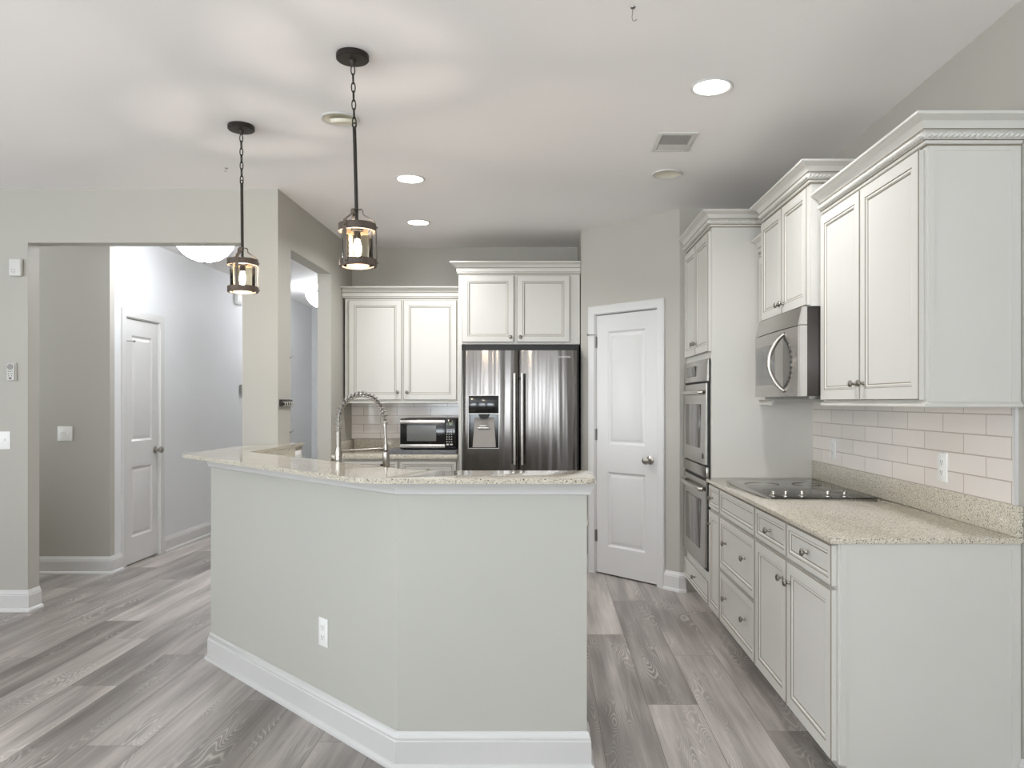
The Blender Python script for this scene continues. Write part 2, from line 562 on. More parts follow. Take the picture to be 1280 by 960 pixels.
bm = bm_(); box(bm, -6.3, 1.75, -3.6, 11.2, -.1, 0); struct('floor', bm, 'floor', smooth=False)
bm = bm_(); box(bm, -6.3, 1.75, -3.6, 11.2, CEIL, CEIL + .1); struct('ceiling', bm, 'ceiling', smooth=False)
bm = bm_(); box(bm, XR, 1.75, -3.6, 6.83, 0, CEIL); struct('wall_right', bm, 'wall', smooth=False)
bm = bm_(); box(bm, XK, XR, YB, 6.83, 0, CEIL); struct('wall_back', bm, 'wall', smooth=False)

# wall of the living room with the wide cased-out opening
bm = bm_()
box(bm, -6.2, -3.368, YL, 4.968, 0, CEIL)
box(bm, -3.368, -1.975, YL, 4.968, 2.392, CEIL)
box(bm, -1.975, XK, YL, 4.968, 0, CEIL)
struct('wall_left', bm, 'wall', smooth=False)
# kitchen side wall with its opening to the hall
bm = bm_()
box(bm, -1.854, XK, 4.968, 5.104, 0, CEIL)
box(bm, -1.854, XK, 5.104, 6.055, 2.397, CEIL)
box(bm, -1.854, XK, 6.055, 11.0, 0, CEIL)
struct('wall_kitchen_side', bm, 'wall', smooth=False)
# hallway
bm = bm_(); box(bm, -6.2, HX - .12, 5.914, 6.03, 0, CEIL); box(bm, HX - .12, HX, 5.914, 5.98, 0, CEIL); struct('wall_hall_front', bm, 'wall', smooth=False)
DY0, DY1, DH = 6.137, 6.668, 2.055
bm = bm_()
box(bm, HX - .12, HX, 5.98, DY0, 0, CEIL)
box(bm, HX - .12, HX, DY0, DY1, DH, CEIL)
box(bm, HX - .12, HX, DY1, 11.0, 0, CEIL)
struct('wall_hall_side', bm, 'hall', smooth=False)
bm = bm_(); box(bm, HX - .12, -1.744, 11.0, 11.1, 0, CEIL); struct('wall_hall_end', bm, 'hall', smooth=False)

# living room walls with windows, behind the camera
def wall_with_windows(name, axis, wins, lo, hi, p0, p1):
    bm = bm_()
    def b(a0, a1, z0, z1):
        if axis == 'x':
            box(bm, a0, a1, p0, p1, z0, z1)
        else:
            box(bm, p0, p1, a0, a1, z0, z1)
    cur = lo
    for a, c in wins:
        b(cur, a, 0, CEIL); b(a, c, 0, WIN_Z[0]); b(a, c, WIN_Z[1], CEIL); cur = c
    b(cur, hi, 0, CEIL)
    struct(name, bm, 'wall', smooth=False)
wall_with_windows('wall_rear', 'x', REAR_WIN, -6.2, XR, -3.6, REAR_Y)
wall_with_windows('wall_far_left', 'y', SIDE_WIN, -3.6, 6.03, -6.3, SIDE_X)
def window_frame(name, loc, rotz, w):
    r = struct_root(name, loc, rotz)
    h = WIN_Z[1] - WIN_Z[0]
    bm = bm_()
    for (x0, x1, z0, z1) in ((-.07, 0, -.07, h + .07), (w, w + .07, -.07, h + .07), (0, w, h, h + .07), (0, w, -.07, 0)):
        box(bm, x0, x1, -.018, 0, z0, z1)
    obj('casing', bm, 'trim', r, smooth=False)
    bm = bm_()
    for (x0, x1, z0, z1) in ((0, .04, 0, h), (w - .04, w, 0, h), (.04, w - .04, 0, .04), (.04, w - .04, h - .04, h), (.04, w - .04, h / 2 - .02, h / 2 + .02)):
        box(bm, x0, x1, .005, .04, z0, z1)
    obj('sash', bm, 'trim', r, smooth=False)
n = 0
for a, b in REAR_WIN:
    n += 1; window_frame('window_%d' % n, (b, REAR_Y, WIN_Z[0]), pi, b - a)
for a, b in SIDE_WIN:
    n += 1; window_frame('window_%d' % n, (SIDE_X, a, WIN_Z[0]), pi / 2, b - a)  # the last one frames the opening added for hall light

# pantry corner: short return, diagonal with a door, stub beside the ovens
PA, PB = Vector((.28, 6.055)), Vector((.954, 5.358))
PL = (PB - PA).length
PANG = atan2(PB.y - PA.y, PB.x - PA.x)
PD0, PD1, PDH = .158, .772, 2.048
bm = bm_(); box(bm, .28, .39, 6.055, YB, 0, CEIL); box(bm, .954, XR, 5.358, 5.46, 0, CEIL); struct('wall_pantry_return', bm, 'wall', smooth=False)
bm = bm_()
box(bm, 0, PD0, 0, .1, 0, CEIL); box(bm, PD1, PL, 0, .1, 0, CEIL); box(bm, PD0, PD1, 0, .1, PDH, CEIL)
struct('wall_pantry', bm, 'wall', smooth=False, loc=(PA.x, PA.y, 0), rotz=PANG)

# backsplash tiles
bm = bm_(); box(bm, 1.622, XR, 2.60, 4.548, 1.002, 1.372); struct('wall_tile_right', bm, 'tile_r', smooth=False)
bm = bm_(); box(bm, 1.620, XR, 2.585, 2.60, 1.002, 1.372); struct('trim_1', bm, 'trim', smooth=False)
bm = bm_(); box(bm, XK, -.70, 6.70, YB, 1.03, 1.372); struct('wall_tile_back', bm, 'tile_b', smooth=False)

# baseboards
BASE = [(0, 0), (.030, 0), (.029, .010), (.024, .018), (.016, .022), (.016, .103), (.013, .107), (.013, .115), (.008, .121), (.006, .132), (.003, .137), (0, .137)]
def baseboard(name, path, parent=None):
    bm = bm_(); sweep(bm, path, BASE)
    return struct(name, bm, 'trim', parent)
baseboard('baseboard_left', [(-6.2, YL), (-3.368, YL), (-3.368, 4.968)])
baseboard('baseboard_pier', [(-1.975, 4.968), (-1.975, YL), (-1.935, YL)])
baseboard('baseboard_hall', [(-6.2, 5.914), (HX, 5.914), (HX, 6.067)])
baseboard('baseboard_hall_side', [(HX, 6.738), (HX, 11.0), (-1.854, 11.0)])
baseboard('baseboard_right', [(XR, 2.565), (XR, -3.5)])
d = (PB - PA).normalized()
c0, c1 = PA + d * .088, PA + d * .842
baseboard('baseboard_pantry', [(.28, 6.10), (PA.x, PA.y), (c0.x, c0.y)])
baseboard('baseboard_oven', [(c1.x, c1.y), (PB.x, PB.y), (1.00, 5.358)])

# ------------------------------------------------------------------ interior doors
def door_knob(parent, x, z, y):
    bm = bm_()
    lathe(bm, [(.032, 0), (.032, .004), (.024, .010), (.012, .014), (.011, .030), (.018, .036), (.027, .046), (.030, .056), (.027, .066), (.016, .072), (0, .074)],
          Matrix.Translation((x, y, z)) @ Matrix.Rotation(pi / 2, 4, 'X'), 24)
    o = obj('door_knob', bm, 'nickel', parent); o['label'] = 'satin nickel round knob'
def interior_door(name, loc, rotz, x0, x1, h, open_h, casing, knob, hinges, stopz):
    """panel door: face at y=+.012 behind the wall plane; x along the wall to the viewer's right"""
    r = struct_root(name, loc, rotz)
    bm = bm_()
    a, b = x0 + .004, x1 - .004
    z0, z1 = .012, h
    w = b - a
    st = .115 if w > .55 else .10
    fy, by = .008, .043
    cols = [a, a + st, b - st, b]
    zr = [z0, z0 + .215, z0 + .80, z0 + 1.015, z1 - .13, z1]
    for i in range(3):
        for k in range(5):
            X0, X1, Z0, Z1 = cols[i], cols[i + 1], zr[k], zr[k + 1]
            if i == 1 and k in (1, 3):
                rect_rings(bm, X0, X1, Z0, Z1, [(0, fy), (.006, fy + .003), (.014, fy + .010), (.024, fy + .011), (.044, fy + .003), (.05, fy + .002)])
            else:
                bm.faces.new([bm.verts.new(v) for v in ((X0, fy, Z0), (X1, fy, Z0), (X1, fy, Z1), (X0, fy, Z1))])
    bmesh.ops.remove_doubles(bm, verts=bm.verts, dist=1e-5)
    for q in (((a, fy, z0), (a, by, z0), (a, by, z1), (a, fy, z1)), ((b, fy, z0), (b, fy, z1), (b, by, z1), (b, by, z0)),
              ((a, fy, z0), (b, fy, z0), (b, by, z0), (a, by, z0)), ((a, fy, z1), (a, by, z1), (b, by, z1), (b, fy, z1)),
              ((a, by, z0), (b, by, z0), (b, by, z1), (a, by, z1))):
        bm.faces.new([bm.verts.new(v) for v in q])
    leaf = obj('door_leaf', bm, 'trim', r, angle=20)
    door_knob(leaf, knob[0], knob[1], fy)
    for hz in hinges:
        bm = bm_()
        tube(bm, [(x0 + .001, fy - .007, hz - .045), (x0 + .001, fy - .007, hz + .045)], .0075, 10)
        box(bm, x0 + .001, x0 + .012, fy - .003, fy + .001, hz - .044, hz + .044)
        o = obj('hinge', bm, 'hinge', leaf); o['label'] = 'grey steel hinge'
    hz = hinges[-1]
    bm = bm_()
    tube(bm, [(x0 + .001, fy - .01, hz + .045), (x0 + .001, fy - .012, hz + .06), (x0 + stopz, fy - .045, hz + .062)], .004, 8)
    lathe(bm, [(.008, 0), (.008, .012)], Matrix.Translation((x0 + stopz, fy - .045, hz + .062)) @ Matrix.Rotation(-pi / 2, 4, 'X'), 12)
    obj('door_stop', bm, 'hinge', leaf)
    # casing with an inner step, and the jamb
    bm = bm_()
    prof = [(0, 0), (.006, -.012), (.018, -.014), (.050, -.017), (.062, -.017), (casing, -.012), (casing, 0)]
    pts = [(x0, 0), (x0, open_h), (x1, open_h), (x1, 0)]
    rings = []
    for (px, pz), (sx, sz) in zip(pts, ((-1, 0), (-1, 1), (1, 1), (1, 0))):
        rings.append([bm.verts.new((px + sx * o, yy, pz + sz * o)) for o, yy in prof])
    for q, s in zip(rings, rings[1:]):
        for i in range(len(prof)):
            j = (i + 1) % len(prof)
            bm.faces.new((q[i], q[j], s[j], s[i]))
    bm.faces.new(rings[0]); bm.faces.new(rings[-1])
    obj('casing', bm, 'trim', r, angle=20)
    bm = bm_()
    box(bm, x0, x0 + .0035, -.002, .1, 0, open_h); box(bm, x1 - .0035, x1, -.002, .1, 0, open_h); box(bm, x0, x1, -.002, .1, h + .006, open_h)
    obj('jamb', bm, 'trim', r, smooth=False)
    bm = bm_(); box(bm, x0, x1, .085, .1, 0, h + .006); obj('stop_back', bm, 'dark', r, smooth=False)
    return r
interior_door('door_1', (PA.x, PA.y, 0), PANG, PD0, PD1, 2.040, PDH, .069, (.700, .925), (.30, 1.10, 1.83), -.055)
interior_door('door_2', (HX, DY0, 0), pi / 2, 0, DY1 - DY0, 2.045, DH, .07, (.475, .935), (.30, 1.08, 1.80), .075)

# ------------------------------------------------------------------ cabinets
def knob_bm():
    bm = bm_()
    lathe(bm, [(.008, 0), (.008, .002), (.0055, .005), (.0048, .013), (.008, .017), (.0135, .019), (.0150, .023), (.0135, .027), (.008, .030), (0, .031)],
          Matrix.Rotation(pi / 2, 4, 'X'), 16)
    return bm
KNOB = None
def add_knob(parent, x, z, y):
    global KNOB
    if KNOB is None:
        KNOB = obj('knob', knob_bm(), 'pewter', parent)
        o = KNOB
    else:
        o = KNOB.copy(); COL.objects.link(o); o.parent = parent
    o.location = (x, y, z)
    return o

def front_panel(name, parent, x0, x1, z0, z1, knobs, stile=.056, t=.020):
    """framed front with a recessed centre panel and glaze lines in its grooves and on its rim"""
    bm = bm_()
    f = -t - .001
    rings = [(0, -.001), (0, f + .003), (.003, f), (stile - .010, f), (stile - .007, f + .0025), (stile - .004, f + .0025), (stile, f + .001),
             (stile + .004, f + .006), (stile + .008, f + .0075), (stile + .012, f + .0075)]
    mis = [0, 0, 1, 0, 1, 0, 0, 0, 1, 0]  # rim line paints the shade of the gap around each front
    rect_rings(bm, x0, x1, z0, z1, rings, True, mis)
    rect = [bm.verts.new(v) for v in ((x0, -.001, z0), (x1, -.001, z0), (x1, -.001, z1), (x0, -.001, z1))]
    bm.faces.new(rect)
    o = obj(name, bm, ['cab', 'glaze_and_shade'], parent, angle=15)
    for kx, kz in knobs:
        add_knob(o, kx, kz, f)
    return o

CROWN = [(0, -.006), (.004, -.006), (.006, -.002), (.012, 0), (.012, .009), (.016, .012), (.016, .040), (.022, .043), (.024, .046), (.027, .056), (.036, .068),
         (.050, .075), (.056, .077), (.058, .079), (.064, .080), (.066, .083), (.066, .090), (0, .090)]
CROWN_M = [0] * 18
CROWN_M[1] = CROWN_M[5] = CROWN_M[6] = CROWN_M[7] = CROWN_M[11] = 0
CROWN_M[0] = CROWN_M[1] = CROWN_M[4] = CROWN_M[7] = 1  # dark lines paint shade into the crown beside the rope and cove
def crown(parent, path, z, rope=True):
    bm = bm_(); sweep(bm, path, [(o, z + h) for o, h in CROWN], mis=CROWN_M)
    c = obj('crown_molding', bm, ['cab', 'glaze_and_shade'], parent, angle=25)
    if rope:
        bm = bm_()
        off = path_offsets(path)
        pts = [(x + nx * .018, y + ny * .018) for (x, y), (nx, ny) in zip(path, off)]
        for (ax, ay), (bx, by) in zip(pts, pts[1:]):
            L = sqrt((bx - ax) ** 2 + (by - ay) ** 2)
            n = max(2, int(L / .003))
            dv = Vector((bx - ax, by - ay, 0)).normalized()
            sv = Vector((dv.y, -dv.x, 0)); up = Vector((0, 0, 1))
            prev = None
            for i in range(n + 1):
                s = L * i / n
                ring = []
                for k in range(12):
                    th = 2 * pi * k / 12
                    rr = .0105 * (1 + .24 * cos(3 * (th - s * 112)))
                    ring.append(bm.verts.new(Vector((ax, ay, z + .026)) + dv * s + (sv * cos(th) + up * sin(th)) * rr))
                if prev:
                    for k in range(12):
                        bm.faces.new((prev[k], prev[(k + 1) % 12], ring[(k + 1) % 12], ring[k]))
                else:
                    bm.faces.new(ring)
                prev = ring
            bm.faces.new(prev)
        obj('rope_molding', bm, 'cab', c, angle=80)
    return c

def light_rail(parent, path, z):
    bm = bm_(); sweep(bm, path, [(0, z - .02), (.012, z - .02), (.016, z - .016), (.016, z - .008), (.010, z - .004), (.006, z), (0, z)])
    return obj('light_rail', bm, 'cab', parent)

def upper_body(parent, w, d, h, side=None, name='cabinet_body'):
    bm = bm_()
    box(bm, 0, w, 0, d, 0, h)
    o = obj(name, bm, 'cab', parent, smooth=False)
    return o

def end_panel(parent, x, d, h, z0=0.0, notch=0.0):
    """applied end panel with thin edge strips (the side at local x, facing +x)"""
    bm = bm_()
    t = .006
    box(bm, x, x + t, .006, .026, z0 if not notch else notch, h, 0)
    box(bm, x, x + t, d - .032, d, z0, h, 0)
    box(bm, x, x + .003, .026, d - .032, z0, h, 0)
    box(bm, x, x + t, .026, d - .032, h - .022, h, 0)
    return obj('end_panel', bm, 'cab', parent, smooth=False)

R = -pi / 2     # cabinets on the long wall: local x runs towards the camera, local y into the wall
FX, DB = 1.005, .624
def on_right(x, y):
    return (x, y, 0)

# base units on the long wall
H0 = .872
def base_body(parent, w, d, h=H0, toe=.11, side_x=None):
    bm = bm_()
    extrude_x(bm, [(0, toe), (0, h), (d, h), (d, 0), (.075, 0), (.075, toe)], 0, w)
    return obj('cabinet_body', bm, 'cab', parent, smooth=False)

yA, yB, yC, yD, yE = 2.569, 3.533, 4.254, 4.550, 5.349
# two door unit at the near end
r = thing('base_cabinet', 'cream base cabinet at the open end of the long run, two drawers over two doors', 'cabinet', (FX, yB, 0), R)
w = yB - yA
base_body(r, w - .004, DB)
end_panel(r, w - .004, DB, H0, 0, .11)
xm = 3.533 - 3.068
front_panel('drawer', r, .012, xm - .006, .722, .862, [((.012 + xm) / 2, .792)], .032)
front_panel('drawer', r, xm + .006, w - .020, .722, .862, [((xm + w) / 2, .792)], .032)
front_panel('door', r, .012, xm - .006, .118, .708, [(xm - .045, .628)])
front_panel('door', r, xm + .006, w - .020, .118, .708, [(xm + .045, .628)])
# drawer unit under the cooktop
r = thing('drawer_cabinet', 'cream drawer cabinet under the cooktop with two deep drawers', 'cabinet', (FX, yC, 0), R)
w = yC - yB - .002
base_body(r, w, DB)
front_panel('false_front', r, .008, w - .008, .722, .862, [], .034)
for z0, z1 in ((.418, .708), (.118, .404)):
    zc = (z0 + z1) / 2
    front_panel('drawer', r, .008, w - .008, z0, z1, [(w * .22, zc + .02), (w * .76, zc + .02)], .045)
# narrow unit next to the ovens
r = thing('narrow_base_cabinet', 'narrow cream base cabinet beside the double oven, one drawer over one door', 'cabinet', (FX, yD - .0055, 0), R)
w = yD - yC - .008
base_body(r, w, DB)
front_panel('drawer', r, .010, w - .008, .722, .862, [(w * .42, .79)], .03)
front_panel('door', r, .010, w - .008, .118, .708, [(.05, .628)], .05)

# oven tower: one piece of joinery with a cavity frame
r = thing('oven_cabinet', 'tall cream oven cabinet standing between the pantry wall and the counter', 'cabinet', (FX, yE, 0), R)
w = yE - yD
HT = 2.425
bm = bm_()
box(bm, 0, .030, 0, DB, .11, HT); box(bm, w - .030, w, 0, DB, .11, HT); box(bm, .03, w - .03, .5, DB, .0, HT)
box(bm, .03, w - .03, 0, .5, .11, .315); box(bm, .03, w - .03, 0, .5, 1.628, HT); box(bm, 0, w, .075, .5, 0, .11)
obj('cabinet_body', bm, 'cab', r, smooth=False)
bm = bm_()
box(bm, w, w + .004, .004, .03, .897, HT - .002); box(bm, w, w + .0025, .03, DB - .002, .897, HT - .002)
obj('end_panel', bm, 'cab', r, smooth=False)
front_panel('drawer', r, .014, w - .014, .118, .262, [(w * .5, .20)], .03)
front_panel('door', r, .014, w / 2 - .003, 1.668, 2.395, [(w / 2 - .04, 1.74)])
front_panel('door', r, w / 2 + .003, w - .010, 1.668, 2.395, [(w / 2 + .04, 1.74)])
crown(r, [(0, 0), (w, 0), (w, DB)], HT)

# wall units on the long wall
UX = 1.308
UD = XR - UX - .003
r = thing('wall_cabinet', 'large cream two door wall cabinet above the open end of the counter', 'cabinet', (UX, 3.525, 1.36), R)
w = 3.525 - yA
upper_body(r, w - .004, UD, .885)
end_panel(r, w - .004, UD, .885)
xm = 3.525 - 3.075
front_panel('door', r, .010, xm - .004, .007, .872, [(xm - .04, .075)])
front_panel('door', r, xm + .004, w - .020, .007, .872, [(xm + .04, .075)])
crown(r, [(0, 0), (w, 0), (w, UD)], .885)
light_rail(r, [(0, 0), (w, 0), (w, UD)], 0)
BX = 1.249
r = thing('microwave_cabinet', 'cream wall cabinet over the built-in microwave, taller and deeper than its neighbour', 'cabinet', (BX, 4.288, 1.812), R)
w = 4.288 - 3.53
upper_body(r, w, XR - BX - .003, .583)
front_panel('door', r, .006, w / 2 - .003, .006, .562, [(w / 2 - .035, .055)])
front_panel('door', r, w / 2 + .003, w - .008, .006, .562, [(w / 2 + .035, .055)])
crown(r, [(0, XR - BX - .003), (0, 0), (w, 0), (w, XR - BX - .003)], .583)
r = thing('narrow_wall_cabinet', 'narrow cream wall cabinet squeezed between microwave and oven cabinet', 'cabinet', (UX, 4.545, 1.36), R)
w = 4.545 - 4.292
upper_body(r, w, UD, .885)
front_panel('door', r, .006, w - .006, .007, .872, [(w - .035, .075)])
crown(r, [(0, 0), (w, 0)], .885)
light_rail(r, [(0, 0), (w, 0)], 0)

# rear wall units
r = thing('wall_cabinet', 'cream two door wall cabinet above the small black microwave', 'cabinet', (-1.722, 6.40, 1.365), 0)
w = 1.722 - .745
upper_body(r, w, YB - 6.403, .882)
front_panel('door', r, .035, .487, .010, .862, [(.455, .075)])
front_panel('door', r, .503, .955, .010, .862, [(.535, .075)])
crown(r, [(-.02, 0), (w, 0)], .882, False)
light_rail(r, [(0, 0), (w, 0)], 0)
r = thing('fridge_cabinet', 'cream two door cabinet above the refrigerator with a tall side panel', 'cabinet', (-.716, 6.10, 0), 0)
w = .716 + .272
bm = bm_(); box(bm, .026, w, 0, YB - 6.103, 1.828, 2.405); obj('cabinet_body', bm, 'cab', r, smooth=False)
bm = bm_(); box(bm, 0, .026, 0, YB - 6.103, 0, 2.405); obj('side_panel', bm, 'cab', r, smooth=False)
front_panel('door', r, .030, .452, 1.845, 2.385, [(.425, 1.885)])
front_panel('door', r, .476, .906, 1.845, 2.385, [(.505, 1.885)])
crown(r, [(0, YB - 6.103), (0, 0), (w + .005, 0)], 2.405, False)
r = thing('base_cabinet', 'cream base cabinet with two top drawers under the small black microwave', 'cabinet', (XK + .002, 6.10, 0), 0)
w = -.718 - (XK + .002)
bm = bm_(); extrude_x(bm, [(0, .11), (0, .892), (YB - 6.103, .892), (YB - 6.103, 0), (.075, 0), (.075, .11)], 0, w)
obj('cabinet_body', bm, 'cab', r, smooth=False)
for a, b in ((.09, .534), (.550, w - .014)):
    front_panel('drawer', r, a, b, .73, .877, [((a + b) / 2, .805)], .035)
    front_panel('door', r, a, b, .118, .715, [(b - .04 if a < .3 else a + .04, .64)])

# ------------------------------------------------------------------ counters
r = thing('countertop', 'speckled beige quartz countertop carrying the cooktop along the long wall', 'countertop', (0, 0, .872))
bm = bm_(); prism(bm, [(.972, 2.556), (XR - .001, 2.556), (XR - .001, yD - .006), (.972, yD - .006)], 0.001, .022, 0, .003)
obj('slab', bm, 'quartz', r)
bm = bm_(); box(bm, 1.612, XR - .001, 2.556, yD - .006, .0225, .130, 0, .0015); obj('upstand', bm, 'quartz', r)
r = thing('countertop', 'speckled beige quartz countertop under the small black microwave', 'countertop', (0, 0, .893))
bm = bm_(); prism(bm, [(XK + .001, 6.062), (-.719, 6.062), (-.719, YB - .001), (XK + .001, YB - .001)], 0.001, .037, 0, .004)
obj('slab', bm, 'quartz', r)
bm = bm_(); box(bm, XK + .02, -.72, YB - .02, YB - .001, .0375, .132, 0, .0015); box(bm, XK + .001, XK + .02, 6.19, YB - .001, .0375, .132, 0, .0015)
obj('upstand', bm, 'quartz', r)

# ------------------------------------------------------------------ island with raised bar
IP = [(-1.7805, YL - .001), (-1.7805, 3.969), (-.553, 2.778), (.150, 2.778), (.150, 3.50)]
r = thing('kitchen_island', 'pale grey painted island with angled half wall and white baseboard', 'kitchen island', (0, 0, 0))
def inset_poly(path, t):
    off = path_offsets(path)
    return [(x - nx * t, y - ny * t) for (x, y), (nx, ny) in zip(path, off)]
outer = IP[:4]
inner = inset_poly(outer, .13)
bm = bm_(); prism(bm, [(x, y) for x, y in outer] + inner[::-1], 0, 1.065); obj('half_wall', bm, 'island', r, smooth=False)
# cabinets on the kitchen side of the half wall
inn2 = inset_poly(outer, .72)
bm = bm_()
prism(bm, [inner[0], inner[1], inner[2], (.150, inner[3][1])] + [(.150, inn2[3][1])] + inn2[::-1][1:], .10, .872)
obj('cabinet_body', bm, 'cab', r, smooth=False)
inn3 = inset_poly(outer, .65)
bm = bm_()
prism(bm, [inner[0], inner[1], inner[2], (.140, inner[3][1])] + [(.140, inn3[3][1])] + inn3[::-1][1:], 0, .10)
obj('toe_kick', bm, 'dark', r, smooth=False)
bm = bm_(); sweep(bm, [IP[0], IP[1], IP[2], IP[3], (.150, 2.90)], BASE); obj('baseboard', bm, 'trim', r)
APR = [(0, 1.015), (.010, 1.015), (.014, 1.019), (.014, 1.028), (.016, 1.032), (.022, 1.046), (.030, 1.056), (.034, 1.060), (.034, 1.0645), (0, 1.0645)]
bm = bm_(); sweep(bm, [IP[0], IP[1], IP[2], IP[3], (.150, 2.90)], APR); obj('apron_trim', bm, 'trim', r)

bar = [(-1.92, YL - .002), (-1.92, 3.94), (-.66, 2.68), (.176, 2.68), (.176, 3.007), (-.525, 3.007), (-1.637, 4.119), (-1.637, 5.062), (XK + .001, 5.062), (XK + .001, YL - .002)]
rad = [0, .02, .22, .045, .045, .03, .03, .02, 0, 0]
bm = bm_(); prism(bm, round_poly(bar, rad), 1.0655, 1.0835, 0, .004)
tag(obj('bar_countertop', bm, 'quartz'), 'speckled beige quartz bar top raised on the angled island', 'countertop')
r = thing('countertop', 'lower quartz sink counter tucked behind the raised bar', 'countertop', (0, 0, .872))
inn4 = inset_poly(outer, .745)
bm = bm_()
g = inset_poly(outer, .131)
prism(bm, [g[0], g[1], g[2], (.165, g[3][1])] + [(.165, inn4[3][1])] + inn4[::-1][1:], .001, .022, 0, .003)
obj('slab', bm, 'quartz', r)
bm = bm_()
sp = [(-1.665 + .002, 5.06)]
box(bm, XK + .001, -1.652, YL + .001, 5.060, .0225, .1925)
g2 = inset_poly(outer, .150)
prism(bm, [(g[0][0], YL - .002), g[1], g[2], (.150, g[3][1]), (.150, g2[3][1]), g2[2], g2[1], (g2[0][0], YL - .002)], .0225, .1925)
obj('upstand', bm, 'quartz', r, smooth=False)

# ------------------------------------------------------------------ faucet
FB = Vector((-.985, 3.545, .8945))
r = thing('faucet', 'brushed nickel spring neck faucet rising behind the bar top', 'faucet', FB)
u = Vector((cos(radians(45)), sin(radians(45)), 0))
bm = bm_()
lathe(bm, [(.030, 0), (.030, .006), (.022, .012), (.0150, .016), (.0150, .207), (.0175, .208), (.0175, .238), (.0150, .239), (.0140, .248)], seg=24)
tube(bm, [Vector((0, 0, .06)), Vector((0, 0, .06)) - Vector((u.y, -u.x, 0)) * -.05], .008, 10)
tube(bm, [Vector((u.y, -u.x, 0)) * .05 + Vector((0, 0, .06)), Vector((u.y, -u.x, 0)) * .06 + Vector((0, 0, .12))], .005, 8)
obj('base', bm, 'nickel', r, angle=20)
bm = bm_()
pr = []
for i in range(14):
    z = .246 + i * .0056
    pr += [(.0118, z), (.0132, z + .0014), (.0132, z + .0036), (.0118, z + .005)]
lathe(bm, pr, seg=20); obj('ribbed_sleeve', bm, 'nickel', r)
# hose path
RA = .125
path = []
for i in range(9):
    path.append(Vector((0, 0, .325 + .055 * i / 8)))
for i in range(1, 33):
    a = pi * i / 32
    path.append(u * (RA - RA * cos(a)) + Vector((0, 0, .380 + RA * .98 * sin(a))))
for i in range(1, 4):
    path.append(u * (2 * RA + .002 * i) + Vector((0, 0, .380 - .008 * i)))
bm = bm_(); tube(bm, path, .0055, 10); hose = obj('hose', bm, 'hinge', r)
# loose coil around it
bm = bm_()
seglen = [0]
for a, b in zip(path, path[1:]):
    seglen.append(seglen[-1] + (b - a).length)
tot = seglen[-1]
side = Vector((-u.y, u.x, 0))
coil = []
turns = int(tot / .0195); NS = turns * 14
for i in range(NS + 1):
    s = tot * i / NS
    k = max(j for j in range(len(seglen)) if seglen[j] <= s + 1e-9); k = min(k, len(path) - 2)
    f = (s - seglen[k]) / max(1e-9, seglen[k + 1] - seglen[k])
    p = path[k].lerp(path[k + 1], f)
    T = (path[min(k + 2, len(path) - 1)] - path[max(k - 1, 0)]).normalized()
    nn = T.cross(side).normalized()
    a = 2 * pi * turns * i / NS
    coil.append(p + (nn * cos(a) + side * sin(a)) * .0130)
tube(bm, coil, .0031, 6); obj('spring', bm, 'nickel', r, angle=80)
end = path[-1]
bm = bm_()
tube(bm, [end + Vector((0, 0, .012)), end - Vector((0, 0, .012))], .0095, 14)
tube(bm, [end - Vector((0, 0, .008)), end + u * .006 - Vector((0, 0, .112))], [.0062, .0082], 12)
obj('spray_wand', bm, 'nickel', r)
hd = end + u * .006
bm = bm_()
lathe(bm, [(.0115, -.105), (.0115, -.132)], Matrix.Translation(hd), 18)
lathe(bm, [(.011, -.1375), (.0165, -.142), (.0172, -.150), (.0172, -.225), (.0155, -.232), (0, -.232)], Matrix.Translation(hd), 20)
head = obj('spray_head', bm, 'nickel', r)
bm = bm_(); lathe(bm, [(.0105, -.132), (.0105, -.1375)], Matrix.Translation(hd), 18)
o = obj('seal', bm, 'black', head); o['label'] = 'black seal ring'
bm = bm_(); tube(bm, [hd + Vector((-.014, -.01, -.205)), hd + Vector((-.026, -.012, -.205))], .005, 8)
o = obj('release_button', bm, 'black', head); o['label'] = 'black button'
bm = bm_(); hz = end.z - .119
tube(bm, [Vector((0, 0, hz - .005)) + u * .012, Vector((0, 0, hz - .005)) + u * (2 * RA - .006)], .0042, 10)
obj('support_arm', bm, 'nickel', r)

